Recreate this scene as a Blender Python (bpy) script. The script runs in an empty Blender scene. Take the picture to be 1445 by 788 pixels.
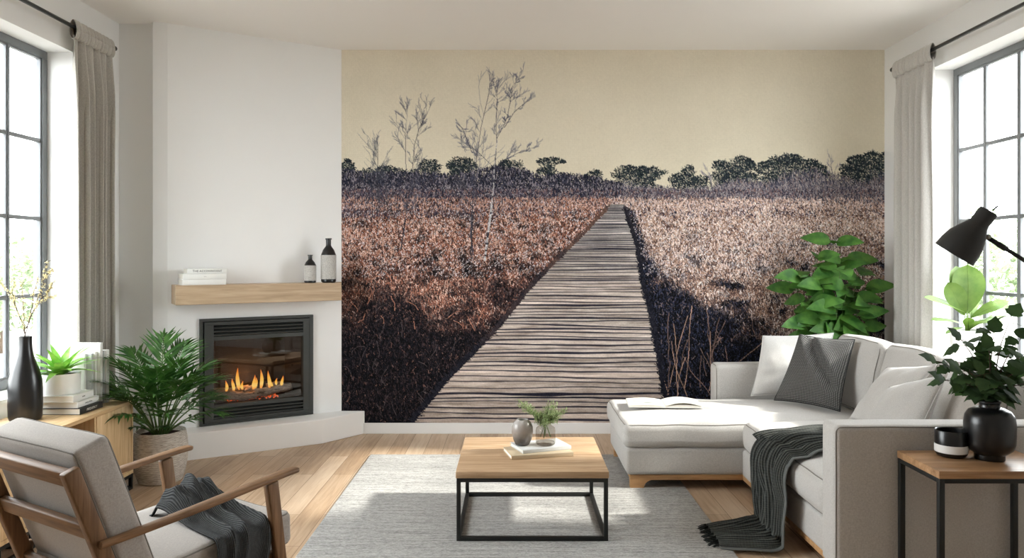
import bpy, bmesh, math, random
import numpy as np
from mathutils import Vector, Matrix, noise
R = math.radians
PI = math.pi
scene = bpy.context.scene
COL = scene.collection
random.seed(7)
rng = np.random.default_rng(11)

# ------------------------------------------------------------------ camera
H = 1.45
cam_d = bpy.data.cameras.new('camera'); cam = bpy.data.objects.new('camera', cam_d); COL.objects.link(cam)
cam.location = (0, 0, H); cam.rotation_euler = (R(90), 0, 0)
cam_d.sensor_width = 36; cam_d.lens = 1090/1445*36
cam_d.shift_x = -2.5/1445; cam_d.shift_y = -28/1445
cam_d.clip_start = .05
scene.camera = cam

# ------------------------------------------------------------------ materials
def lin(c):
    return tuple((v/12.92 if v <= .04045 else ((v+.055)/1.055)**2.4) for v in c)
def rgb(r, g, b): return lin((r/255, g/255, b/255)) + (1,)

class NM:
    """small node helper"""
    def __init__(s, name, rough=.6, color=(.5,.5,.5,1), metal=0, spec=.5):
        s.m = bpy.data.materials.new(name); s.m.use_nodes = True
        s.nt = s.m.node_tree; s.n = s.nt.nodes; s.l = s.nt.links
        s.b = s.n['Principled BSDF']
        s.b.inputs['Base Color'].default_value = color
        s.b.inputs['Roughness'].default_value = rough
        s.b.inputs['Metallic'].default_value = metal
        s.b.inputs['Specular IOR Level'].default_value = spec
    def node(s, t, **k):
        n = s.n.new(t)
        for a, v in k.items():
            if a in n.inputs: n.inputs[a].default_value = v
            else: setattr(n, a, v)
        return n
    def coord(s, scale=(1,1,1), rot=(0,0,0), kind='Object'):
        tc = s.node('ShaderNodeTexCoord'); mp = s.node('ShaderNodeMapping')
        mp.inputs['Scale'].default_value = scale; mp.inputs['Rotation'].default_value = rot
        s.l.new(tc.outputs[kind], mp.inputs['Vector']); return mp.outputs['Vector']
    def noise(s, vec, scale=5, detail=4, rough=.5, dist=0):
        n = s.node('ShaderNodeTexNoise'); n.inputs['Scale'].default_value = scale
        n.inputs['Detail'].default_value = detail; n.inputs['Roughness'].default_value = rough
        n.inputs['Distortion'].default_value = dist
        s.l.new(vec, n.inputs['Vector']); return n.outputs['Fac']
    def wave(s, vec, scale, direction='X', dist=0, profile='SIN'):
        n = s.node('ShaderNodeTexWave'); n.bands_direction = direction; n.wave_profile = profile
        n.inputs['Scale'].default_value = scale; n.inputs['Distortion'].default_value = dist
        n.inputs['Detail'].default_value = 1
        s.l.new(vec, n.inputs['Vector']); return n.outputs['Fac']
    def ramp(s, fac, stops):
        n = s.node('ShaderNodeValToRGB'); e = n.color_ramp.elements
        e[0].position, e[0].color = stops[0][0], stops[0][1]
        e[1].position, e[1].color = stops[-1][0], stops[-1][1]
        for p, c in stops[1:-1]:
            x = e.new(p); x.color = c
        s.l.new(fac, n.inputs['Fac']); return n.outputs['Color']
    def math(s, op, a, b):
        n = s.node('ShaderNodeMath'); n.operation = op
        for i, v in enumerate((a, b)):
            if isinstance(v, (int, float)): n.inputs[i].default_value = v
            else: s.l.new(v, n.inputs[i])
        return n.outputs[0]
    def mix(s, fac, a, b, mode='MIX'):
        n = s.node('ShaderNodeMix'); n.data_type = 'RGBA'; n.blend_type = mode
        if isinstance(fac, (int, float)): n.inputs[0].default_value = fac
        else: s.l.new(fac, n.inputs[0])
        for i, v in ((6, a), (7, b)):
            if isinstance(v, tuple): n.inputs[i].default_value = v
            else: s.l.new(v, n.inputs[i])
        return n.outputs[2]
    def col(s, c): s.l.new(c, s.b.inputs['Base Color']); return s
    def bump(s, h, strength=.3, dist=.002):
        n = s.node('ShaderNodeBump'); n.inputs['Strength'].default_value = strength
        n.inputs['Distance'].default_value = dist
        s.l.new(h, n.inputs['Height']); s.l.new(n.outputs['Normal'], s.b.inputs['Normal']); return s

def plain(name, c, rough=.5, metal=0, spec=.5, bump=0):
    m = NM(name, rough, rgb(*c), metal, spec)
    v = m.coord()
    f = m.noise(v, 9, 3)
    m.col(m.mix(f, tuple(x*.95 for x in rgb(*c)[:3])+(1,), tuple(min(1, x*1.05) for x in rgb(*c)[:3])+(1,)))
    if bump: m.bump(m.noise(v, 160, 2), bump, .001)
    return m.m

def fabric(name, c1, c2, scale=420, strength=.35, rough=.95, sheen=.2):
    m = NM(name, rough, rgb(*c1), 0, .15)
    v = m.coord()
    a = m.noise(m.coord((scale*.25, scale, scale)), 1, 2, .6)
    b = m.noise(m.coord((scale, scale, scale*.25)), 1, 2, .6)
    t = m.math('MULTIPLY', m.math('ADD', a, b), .5)
    big = m.noise(v, 6, 3)
    c = m.ramp(t, [(.33, rgb(*c2)), (.62, rgb(*c1))])
    c = m.mix(m.math('MULTIPLY', big, .25), c, rgb(*[x*.93 for x in c1]))
    m.col(c); m.bump(t, strength, .0012)
    m.b.inputs['Sheen Weight'].default_value = sheen
    return m.m

def wood(name, cols, axis='X', stretch=14, scale=3.0, rough=.5, spec=.35):
    """cols: dark, mid, light; grain runs along axis"""
    m = NM(name, rough, rgb(*cols[1]), 0, spec)
    sc = [stretch]*3; sc['XYZ'.index(axis)] = 1.0
    v = m.coord(tuple(sc))
    f = m.noise(v, scale, 5, .62, .6)
    fine = m.noise(m.coord(tuple(x*6 if x > 1 else 2 for x in sc)), scale, 3, .6)
    t = m.math('ADD', m.math('MULTIPLY', f, .72), m.math('MULTIPLY', fine, .28))
    m.col(m.ramp(t, [(.3, rgb(*cols[0])), (.5, rgb(*cols[1])), (.68, rgb(*cols[2]))]))
    m.bump(fine, .12, .0006)
    return m.m

def leafmat(name, c1, c2, trans=.25, rough=.45):
    m = NM(name, rough, rgb(*c1), 0, .4)
    v = m.coord()
    f = m.noise(v, 14, 3)
    c = m.ramp(f, [(.3, rgb(*c1)), (.7, rgb(*c2))])
    m.col(c)
    if trans:
        tr = m.node('ShaderNodeBsdfTranslucent'); m.l.new(c, tr.inputs['Color'])
        mx = m.node('ShaderNodeMixShader'); mx.inputs[0].default_value = trans
        out = m.n['Material Output']
        m.l.new(m.b.outputs[0], mx.inputs[1]); m.l.new(tr.outputs[0], mx.inputs[2]); m.l.new(mx.outputs[0], out.inputs[0])
    return m.m

def wallmat(name, c, tex=.12):
    m = NM(name, .9, rgb(*c), 0, .2)
    v = m.coord()
    f = m.noise(v, 4, 4)
    m.col(m.mix(f, tuple(x*.98 for x in rgb(*c)[:3])+(1,), rgb(*c)))
    m.bump(m.noise(v, 240, 3), tex, .0008)
    return m.m

M = {}
M['wall'] = wallmat('white_wall_paint', (238, 238, 237))
M['ceiling'] = wallmat('ceiling_paint', (243, 240, 237))
M['trim'] = wallmat('white_trim_paint', (230, 230, 229), .03)
M['plaster'] = wallmat('white_chimney_plaster', (241, 241, 240), .2)
M['hearth'] = wallmat('white_hearth_plaster', (242, 241, 239), .1)
M['frame'] = plain('grey_window_metal', (112, 115, 118), .45)
M['rod'] = plain('dark_grey_rod_metal', (58, 59, 58), .4, .3)
M['black'] = plain('matte_black_metal', (26, 28, 27), .45, .2)
M['black_gloss'] = plain('black_satin_ceramic', (17, 17, 18), .28, 0, .5)
M['lamp'] = plain('matte_charcoal_lamp_metal', (38, 39, 39), .5, .1)
M['chrome'] = plain('brushed_steel', (150, 148, 142), .3, .9)
M['white_cer'] = plain('white_ceramic', (232, 232, 230), .4)
M['paper'] = plain('book_paper', (226, 222, 212), .85)
M['cover_white'] = plain('white_book_cover', (228, 228, 224), .6)
M['cover_grey'] = plain('pale_grey_book_cover', (196, 198, 198), .55)
M['cover_tan'] = plain('tan_book_cover', (196, 178, 150), .7)
M['cover_black'] = plain('black_book_cover', (34, 34, 33), .5)
M['ink'] = plain('dark_ink', (70, 70, 68), .7)
M['ink_white'] = plain('white_ink', (225, 225, 222), .7)
M['soil'] = plain('dark_potting_soil', (48, 34, 24), .95, 0, .1, 1)
M['linen'] = fabric('light_grey_linen', (200, 197, 193), (168, 165, 161))
M['linen_dark'] = fabric('grey_brown_linen', (178, 171, 163), (146, 140, 133))
M['linen_white'] = fabric('off_white_linen', (216, 214, 211), (192, 190, 187))
M['chairfab'] = fabric('grey_chair_upholstery', (178, 172, 166), (150, 145, 140))
M['piping'] = plain('grey_piping', (128, 124, 118), .9)
M['curtain'] = fabric('natural_linen_curtain', (206, 203, 198), (176, 173, 168), 300, .25)
M['curtain_l'] = fabric('grey_linen_curtain', (192, 188, 180), (160, 156, 150), 300, .25)
M['oak'] = wood('light_oak', [(176, 142, 102), (206, 174, 132), (224, 196, 156)], 'Y')
M['oak_x'] = wood('light_oak_boards', [(144, 114, 84), (182, 152, 120), (204, 178, 148)], 'X', 12, 2.4)
M['oak_z'] = wood('light_oak_door', [(178, 144, 104), (208, 178, 136), (226, 200, 160)], 'Z', 16, 2.6)
M['mantel'] = wood('pale_oak_mantel', [(152, 130, 104), (180, 156, 128), (196, 174, 146)], 'X', 16, 2.2)
M['walnut'] = wood('walnut', [(80, 57, 37), (118, 87, 59), (144, 110, 78)], 'X', 14, 3)
M['walnut_z'] = wood('walnut_upright', [(78, 55, 36), (114, 84, 57), (140, 106, 75)], 'Z', 14, 3)
M['plinth'] = wood('oak_plinth', [(158, 118, 78), (190, 148, 104), (210, 170, 124)], 'X', 10, 3)
M['sidewood'] = wood('warm_oak_side_table', [(128, 94, 62), (166, 128, 92), (190, 154, 118)], 'X', 10, 2.6, .4)
M['dark_wood'] = plain('dark_brown_veneer', (120, 84, 56), .6)  # brown tone of the shelf, darker than the oak body
M['palm'] = leafmat('palm_green', (36, 74, 30), (74, 116, 48), .2)
M['bush'] = leafmat('bush_green', (42, 88, 32), (88, 134, 54), .15, .5)
M['ivy'] = leafmat('dark_ivy_green', (40, 62, 34), (66, 94, 48), .3, .75)
M['fig'] = leafmat('lime_leaf_green', (78, 108, 40), (106, 132, 60), .28, .5)
M['lily'] = leafmat('fresh_leaf_green', (84, 150, 44), (150, 196, 84), .3)
M['sprig'] = leafmat('olive_sprig_green', (122, 142, 92), (156, 170, 122), .25)
M['blossom'] = leafmat('cream_blossom', (226, 214, 160), (236, 228, 190), .2)
M['stem'] = plain('green_stem', (72, 96, 44), .6)
M['twig'] = plain('brown_twig', (74, 56, 44), .8)
M['bark'] = plain('bark', (92, 74, 58), .9)
M['outleaf'] = leafmat('garden_foliage', (120, 138, 104), (160, 172, 140), .4, .8)
M['grass'] = plain('greyed_garden_grass', (124, 121, 117), .95)  # lawn greyed so its bounce throws no green cast into the room
M['metal_fire'] = plain('charcoal_fireplace_steel', (66, 68, 66), .45, .4)
M['slot'] = plain('black_slot', (14, 14, 14), .7)
M['firebox'] = plain('fireproof_dark_brick', (50, 42, 36), .9, 0, .1)

def glassmat(name, tint=(1,1,1,1), gloss=.12, rough=.0):
    m = bpy.data.materials.new(name); m.use_nodes = True; nt = m.node_tree; nt.nodes.clear()
    o = nt.nodes.new('ShaderNodeOutputMaterial'); t = nt.nodes.new('ShaderNodeBsdfTransparent'); g = nt.nodes.new('ShaderNodeBsdfGlossy')
    t.inputs[0].default_value = tint; g.inputs['Roughness'].default_value = rough
    mx = nt.nodes.new('ShaderNodeMixShader'); fr = nt.nodes.new('ShaderNodeFresnel'); fr.inputs[0].default_value = 1.45
    if gloss is None:      # Schlick reflectance, the same from both sides of the pane
        lw = nt.nodes.new('ShaderNodeLayerWeight'); lw.inputs[0].default_value = .5
        pw = nt.nodes.new('ShaderNodeMath'); pw.operation = 'POWER'; pw.inputs[1].default_value = 5; nt.links.new(lw.outputs['Facing'], pw.inputs[0])
        ma = nt.nodes.new('ShaderNodeMath'); ma.operation = 'MULTIPLY_ADD'; ma.inputs[1].default_value = .8; ma.inputs[2].default_value = .03
        nt.links.new(pw.outputs[0], ma.inputs[0]); nt.links.new(ma.outputs[0], mx.inputs[0])
    else: mx.inputs[0].default_value = gloss
    nt.links.new(t.outputs[0], mx.inputs[1]); nt.links.new(g.outputs[0], mx.inputs[2]); nt.links.new(mx.outputs[0], o.inputs[0])
    return m
M['glass'] = glassmat('window_glass', (.98, .99, .98, 1), None)
M['fireglass'] = glassmat('fireplace_glass', (.9, .88, .86, 1), .045)
M['vaseglass'] = glassmat('smoky_vase_glass', (.80, .78, .75, 1), None)
M['water'] = glassmat('vase_water', (.82, .80, .78, 1), None)

# knitted / special materials
def knit(name, dark, light, sx=120, sz=90, axis='OBJ'):
    m = NM(name, .95, rgb(*dark), 0, .1)
    tc = m.node('ShaderNodeTexCoord'); mp = m.node('ShaderNodeMapping'); m.l.new(tc.outputs['UV'], mp.inputs[0])
    v = mp.outputs[0]
    a = m.wave(v, sx, 'X', .6); b = m.wave(v, sz, 'Y', .6)
    t = m.math('MULTIPLY', a, b)
    n = m.noise(v, 60, 3)
    t2 = m.math('ADD', t, m.math('MULTIPLY', n, .25))
    m.col(m.ramp(t2, [(.15, rgb(*dark)), (.95, rgb(*light))])); m.bump(t, .8, .004)
    return m.m
M['knit'] = knit('charcoal_waffle_knit', (60, 60, 60), (146, 145, 142), 13, 15)
def rib(name, dark, light, sx=60):
    m = NM(name, .95, rgb(*dark), 0, .1)
    tc = m.node('ShaderNodeTexCoord'); v = tc.outputs['UV']
    a = m.wave(v, sx, 'Y', .5); b = m.wave(v, sx*2.2, 'X', .8); n = m.noise(m.coord(), 90, 3)
    t = m.math('ADD', m.math('MULTIPLY', a, .55), m.math('ADD', m.math('MULTIPLY', b, .09), m.math('MULTIPLY', n, .36)))
    m.col(m.ramp(t, [(.25, rgb(*dark)), (.95, rgb(*light))])); m.bump(t, .8, .004)
    return m.m
M['throw'] = rib('charcoal_ribbed_wool', (42, 44, 43), (100, 102, 98), 15)
M['throw2'] = rib('dark_grey_ribbed_wool', (46, 47, 48), (96, 98, 99), 15)

# floor planks along Y
def floormat():
    m = NM('oak_plank_floor', .42, rgb(190, 160, 125), 0, .4)
    v = m.coord((1, 1, 1), (0, 0, R(90)))
    br = m.node('ShaderNodeTexBrick'); m.l.new(v, br.inputs['Vector'])
    br.offset = .37; br.offset_frequency = 2
    br.inputs['Scale'].default_value = 1; br.inputs['Brick Width'].default_value = 1.3; br.inputs['Row Height'].default_value = .135
    br.inputs['Mortar Size'].default_value = .0016; br.inputs['Mortar Smooth'].default_value = .2; br.inputs['Bias'].default_value = 0
    br.inputs['Color1'].default_value = (0, 0, 0, 1); br.inputs['Color2'].default_value = (1, 1, 1, 1); br.inputs['Mortar'].default_value = (.5, .5, .5, 1)
    g = m.noise(m.coord((16, 1, 1)), 2.6, 5, .6, .8)
    g2 = m.noise(m.coord((2.2, .8, 1)), 1.6, 2)
    t = m.math('ADD', m.math('MULTIPLY', g, .55), m.math('ADD', m.math('MULTIPLY', br.outputs['Color'], .22), m.math('MULTIPLY', g2, .25)))
    c = m.ramp(t, [(.25, rgb(146, 117, 90)), (.47, rgb(184, 157, 129)), (.62, rgb(202, 178, 152)), (.8, rgb(216, 197, 174))])
    c = m.mix(br.outputs['Fac'], c, rgb(112, 84, 58))
    m.col(c)
    m.bump(m.math('SUBTRACT', m.math('MULTIPLY', g, .15), br.outputs['Fac']), .35, .001)
    return m.m
M['floor'] = floormat()
def rugmat():
    m = NM('grey_woven_rug', .98, rgb(190, 188, 184), 0, .08)
    a = m.noise(m.coord((1.2, 26, 1)), 2.2, 4, .6)
    b = m.noise(m.coord((90, 200, 60)), 1, 3, .7)
    b2 = m.noise(m.coord((30, 70, 60)), 1, 3, .7); t = m.math('ADD', m.math('MULTIPLY', a, .30), m.math('ADD', m.math('MULTIPLY', b, .4), m.math('MULTIPLY', b2, .3)))
    m.col(m.ramp(t, [(.34, rgb(106, 105, 103)), (.5, rgb(164, 163, 160)), (.64, rgb(200, 199, 196))]))
    m.bump(b, .8, .004)
    return m.m
M['rug'] = rugmat()
def basket():
    m = NM('grey_wash_basket', .9, rgb(150, 138, 124), 0, .15)
    a = m.noise(m.coord((20, 20, 150)), 1.6, 4, .6, .3)
    w = m.wave(m.coord(), 44, 'Z', 3)
    t = m.math('ADD', m.math('MULTIPLY', a, .8), m.math('MULTIPLY', w, .2))
    m.col(m.ramp(t, [(.3, rgb(132, 122, 110)), (.48, rgb(190, 182, 172)), (.66, rgb(222, 216, 208))]))
    m.bump(t, .8, .005)
    return m.m
M['basket'] = basket()
def ombre():
    m = NM('smoky_glazed_glass', .25, rgb(120, 112, 104), 0, .5)
    tc = m.node('ShaderNodeTexCoord'); sp = m.node('ShaderNodeSeparateXYZ'); m.l.new(tc.outputs['Object'], sp.inputs[0])
    n = m.noise(tc.outputs['Object'], 30, 3)
    t = m.math('ADD', m.math('MULTIPLY', sp.outputs[2], 6.5), m.math('MULTIPLY', n, .25))
    m.col(m.ramp(t, [(.12, rgb(50, 48, 46)), (.4, rgb(104, 98, 94)), (.62, rgb(150, 142, 136)), (1, rgb(166, 162, 158))]))
    return m.m
M['ombre'] = ombre()
def bottlelabel():
    m = NM('speckled_stone_band', .85, rgb(182, 178, 172), 0, .2)
    n = m.noise(m.coord(), 220, 3, .7)
    m.col(m.ramp(n, [(.35, rgb(150, 147, 142)), (.6, rgb(196, 193, 188))]))
    return m.m
M['speck'] = bottlelabel()
def logmat():
    m = NM('charred_log_bark', .95, rgb(80, 66, 56), 0, .1)
    n = m.noise(m.coord((6, 30, 30)), 2, 5, .7, 1)
    m.col(m.ramp(n, [(.35, rgb(84, 70, 60)), (.5, rgb(158, 140, 124)), (.7, rgb(196, 180, 164))])); m.bump(n, 1, .01)
    return m.m
M['log'] = logmat()
def emis(name, stops, strength, z0, z1):
    m = bpy.data.materials.new(name); m.use_nodes = True; nt = m.node_tree; nt.nodes.clear()
    o = nt.nodes.new('ShaderNodeOutputMaterial'); e = nt.nodes.new('ShaderNodeEmission')
    tc = nt.nodes.new('ShaderNodeTexCoord'); sp = nt.nodes.new('ShaderNodeSeparateXYZ'); mr = nt.nodes.new('ShaderNodeMapRange'); rp = nt.nodes.new('ShaderNodeValToRGB')
    nt.links.new(tc.outputs['Generated'], sp.inputs[0]); nt.links.new(sp.outputs[2], mr.inputs[0])
    el = rp.color_ramp.elements; el[0].position, el[0].color = stops[0]; el[1].position, el[1].color = stops[-1]
    for p, c in stops[1:-1]:
        x = el.new(p); x.color = c
    nt.links.new(mr.outputs[0], rp.inputs[0]); nt.links.new(rp.outputs[0], e.inputs[0]); e.inputs[1].default_value = strength
    nt.links.new(e.outputs[0], o.inputs[0]); return m
M['flame'] = emis('flame', [(0, rgb(255, 150, 50)), (.25, rgb(255, 214, 120)), (.6, rgb(255, 190, 80)), (1, rgb(240, 110, 30))], 1.0, 0, 1)
M['ember'] = emis('glowing_ember', [(0, rgb(240, 70, 20)), (1, rgb(255, 120, 50))], .9, 0, 1)

# ------------------------------------------------------------------ mesh helpers
def link(name, me, mat=None, parent=None, loc=None, smooth=False):
    o = bpy.data.objects.new(name, me); COL.objects.link(o)
    if mat is not None:
        for mm in (mat if isinstance(mat, (list, tuple)) else [mat]): me.materials.append(mm)
    if smooth: me.shade_smooth()
    if parent: o.parent = parent
    if loc: o.location = loc
    return o
def frombm(name, bm, mat, parent=None, smooth=False):
    me = bpy.data.meshes.new(name); bmesh.ops.recalc_face_normals(bm, faces=bm.faces); bm.to_mesh(me); bm.free()
    return link(name, me, mat, parent, smooth=smooth)
def tag(o, label, cat, group=None):
    o['label'] = label; o['category'] = cat
    if group: o['group'] = group
    return o
def empty(name, loc, label, cat, group=None, rz=0):
    o = bpy.data.objects.new(name, None); COL.objects.link(o); o.location = loc; o.rotation_euler = (0, 0, rz)
    o.empty_display_size = .1
    return tag(o, label, cat, group)
def struct(o): o['kind'] = 'structure'; return o
def autosmooth(o, ang=40):
    me = o.data
    me.shade_smooth()
    try: me.set_sharp_from_angle(angle=R(ang))
    except Exception: pass
    return o

def abox(bm, x0, x1, y0, y1, z0, z1, bev=0, seg=2):
    vs = [bm.verts.new((x, y, z)) for x in (x0, x1) for y in (y0, y1) for z in (z0, z1)]
    q = [(0,1,3,2),(4,6,7,5),(0,4,5,1),(2,3,7,6),(0,2,6,4),(1,5,7,3)]
    fs = [bm.faces.new([vs[i] for i in f]) for f in q]
    if bev:
        es = list({e for f in fs for e in f.edges})
        bmesh.ops.bevel(bm, geom=es, offset=bev, segments=seg, affect='EDGES', profile=.5)
    return fs
def boxobj(name, b, mat, parent=None, bev=0, seg=2):
    bm = bmesh.new(); abox(bm, *b, bev=bev, seg=seg)
    o = frombm(name, bm, mat, parent)
    if bev: autosmooth(o, 50)
    return o
def hexa(bm, bot, top, bev=0):
    """8 points: 4 bottom, 4 top"""
    vs = [bm.verts.new(p) for p in list(bot)+list(top)]
    q = [(0,3,2,1),(4,5,6,7),(0,1,5,4),(1,2,6,5),(2,3,7,6),(3,0,4,7)]
    fs = [bm.faces.new([vs[i] for i in f]) for f in q]
    if bev:
        es = list({e for f in fs for e in f.edges})
        bmesh.ops.bevel(bm, geom=es, offset=bev, segments=3, affect='EDGES', profile=.5)
def prism(bm, pts, z0, z1, bev=0):
    b = [bm.verts.new((p[0], p[1], z0)) for p in pts]; t = [bm.verts.new((p[0], p[1], z1)) for p in pts]
    n = len(pts); fs = [bm.faces.new(b[::-1]), bm.faces.new(t)]
    for i in range(n): fs.append(bm.faces.new((b[i], b[(i+1)%n], t[(i+1)%n], t[i])))
    if bev:
        es = list({e for f in fs for e in f.edges})
        bmesh.ops.bevel(bm, geom=es, offset=bev, segments=2, affect='EDGES', profile=.5)
def tube(bm, pts, r, seg=8, closed=False, caps=True):
    pts = [Vector(p) for p in pts]; n = len(pts)
    rs = r if isinstance(r, (list, tuple)) else [r]*n
    rings = []; up = None
    for i, p in enumerate(pts):
        if closed: d = pts[(i+1)%n]-pts[i-1]
        else: d = pts[min(i+1, n-1)]-pts[max(i-1, 0)]
        if d.length < 1e-9: d = Vector((0,0,1))
        d.normalize()
        if up is None:
            up = Vector((0,0,1)) if abs(d.z) < .9 else Vector((1,0,0))
        s = d.cross(up)
        if s.length < 1e-6: s = d.orthogonal()
        s.normalize(); up = s.cross(d).normalized()
        rings.append([bm.verts.new(p + (s*math.cos(a)+up*math.sin(a))*rs[i]) for a in [2*PI*k/seg for k in range(seg)]])
    m = n if closed else n-1
    for i in range(m):
        a, b = rings[i], rings[(i+1)%n]
        for k in range(seg): bm.faces.new((a[k], a[(k+1)%seg], b[(k+1)%seg], b[k]))
    if caps and not closed:
        bm.faces.new(rings[0][::-1]); bm.faces.new(rings[-1])
def tubeobj(name, pts, r, mat, parent=None, seg=8, closed=False):
    bm = bmesh.new(); tube(bm, pts, r, seg, closed); return frombm(name, bm, mat, parent, smooth=True)
def lathe(name, prof, mat, parent=None, seg=48, center=(0,0), sharp=35):
    bm = bmesh.new(); rings = []
    for r, z in prof:
        if r < 1e-5: rings.append([bm.verts.new((center[0], center[1], z))])
        else: rings.append([bm.verts.new((center[0]+r*math.cos(2*PI*k/seg), center[1]+r*math.sin(2*PI*k/seg), z)) for k in range(seg)])
    for a, b in zip(rings, rings[1:]):
        for k in range(seg):
            k2 = (k+1) % seg
            if len(a) == 1 and len(b) == 1: continue
            if len(a) == 1: bm.faces.new((a[0], b[k2], b[k]))
            elif len(b) == 1: bm.faces.new((a[k], a[k2], b[0]))
            else: bm.faces.new((a[k], a[k2], b[k2], b[k]))
    o = frombm(name, bm, mat, parent); autosmooth(o, sharp); return o

def spline(pts, n=8):
    """catmull-rom through points"""
    P = [Vector(p) for p in pts]; P = [P[0]*2-P[1]] + P + [P[-1]*2-P[-2]]
    out = []
    for i in range(1, len(P)-2):
        a, b, c, d = P[i-1:i+3]
        for k in range(n):
            t = k/n
            out.append(.5*((2*b)+(c-a)*t+(2*a-5*b+4*c-d)*t*t+(3*b-a-3*c+d)*t**3))
    out.append(P[-2]); return out

def gridmesh(name, P, mat, parent=None, uvscale=(1,1), thick=0, smooth=True):
    """P: array (nu, nv, 3) -> mesh with UVs"""
    nu, nv = P.shape[:2]
    me = bpy.data.meshes.new(name)
    idx = np.arange(nu*nv).reshape(nu, nv)
    f = np.stack([idx[:-1,:-1], idx[1:,:-1], idx[1:,1:], idx[:-1,1:]], -1).reshape(-1, 4)
    me.from_pydata(P.reshape(-1, 3).tolist(), [], f.tolist())
    uv = me.uv_layers.new(name='UVMap')
    U, V = np.meshgrid(np.linspace(0, uvscale[0], nu), np.linspace(0, uvscale[1], nv), indexing='ij')
    uvs = np.stack([U, V], -1).reshape(-1, 2)[f.reshape(-1)]
    uv.data.foreach_set('uv', uvs.ravel())
    o = link(name, me, mat, parent, smooth=smooth)
    if thick:
        md = o.modifiers.new('thickness', 'SOLIDIFY'); md.thickness = thick; md.offset = 0
    return o

def fnoise(x, y, z=0): return noise.noise(Vector((x, y, z)))

def cushion(name, c, h, r, mat, parent=None, bulge=(.0,.0,.02), wr=.004, n=15, piping=None, rot=None, seed=0, crown=2.0):
    """soft box: centre c, half sizes h, edge radius r; bulge per axis; optional piping sub-part"""
    h = Vector(h)
    def puff(p):
        u, v, w = p.x/h.x, p.y/h.y, p.z/h.z
        f = lambda a: max(0, 1-abs(a)**crown)
        q = Vector(p)
        q.x += math.copysign(bulge[0]*f(v)*f(w)*abs(u), u)
        q.y += math.copysign(bulge[1]*f(u)*f(w)*abs(v), v)
        q.z += math.copysign(bulge[2]*f(u)*f(v)*abs(w), w)
        if wr:
            k = 5.5
            q += Vector((fnoise(q.y*k+seed, q.z*k, 3), fnoise(q.x*k+seed, q.z*k, 9), fnoise(q.x*k+seed, q.y*k, 5)))*wr
        return q
    def samples(hh):
        a = [-hh+r*t for t in (0, .12, .3, .5, .75, 1)]
        m = [(-hh+r)+(2*(hh-r))*i/n for i in range(1, n)]
        return a + m + [-x for x in a[::-1]]
    bm = bmesh.new(); cache = {}
    S = [samples(h.x), samples(h.y), samples(h.z)]
    def V(p):
        inner = Vector([max(-(h[i]-r), min(h[i]-r, p[i])) for i in range(3)])
        d = Vector(p)-inner
        q = inner + d.normalized()*r if d.length > 1e-9 else Vector(p)
        key = tuple(round(x, 5) for x in p)
        if key not in cache:
            cache[key] = bm.verts.new(puff(q))
        return cache[key]
    for ax in range(3):
        a, b = [i for i in range(3) if i != ax]
        for sgn in (-1, 1):
            for i in range(len(S[a])-1):
                for j in range(len(S[b])-1):
                    q = []
                    for ii, jj in ((i, j), (i+1, j), (i+1, j+1), (i, j+1)):
                        p = [0, 0, 0]; p[ax] = sgn*h[ax]; p[a] = S[a][ii]; p[b] = S[b][jj]; q.append(V(p))
                    try: bm.faces.new(q)
                    except Exception: pass
    mtx = Matrix.Translation(c) @ (rot.to_4x4() if rot else Matrix())
    bmesh.ops.transform(bm, matrix=mtx, verts=bm.verts)
    o = frombm(name, bm, mat, parent, smooth=True)
    if piping:
        # piping: list of (axis, sign) faces that carry a seam loop around their rim
        for ax, sgn in piping:
            a, b = [i for i in range(3) if i != ax]
            k = r*.29
            pts = []
            ha, hb = h[a]-k, h[b]-k
            rr = r
            for ca, cb, a0 in ((ha-rr, hb-rr, 0), (-(ha-rr), hb-rr, 90), (-(ha-rr), -(hb-rr), 180), (ha-rr, -(hb-rr), 270)):
                for t in range(7):
                    an = R(a0+15*t); p = [0, 0, 0]; p[ax] = sgn*(h[ax]-k); p[a] = ca+rr*math.cos(an); p[b] = cb+rr*math.sin(an); pts.append(p)
            dense = []
            for i in range(len(pts)):
                p, q = Vector(pts[i]), Vector(pts[(i+1) % len(pts)])
                m = max(1, int((q-p).length/.03))
                for t in range(m): dense.append(p.lerp(q, t/m))
            dense = [mtx @ puff(p) for p in dense]
            tubeobj('piping', dense, .0032, M['piping'], o, 6, True)
    return o

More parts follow.
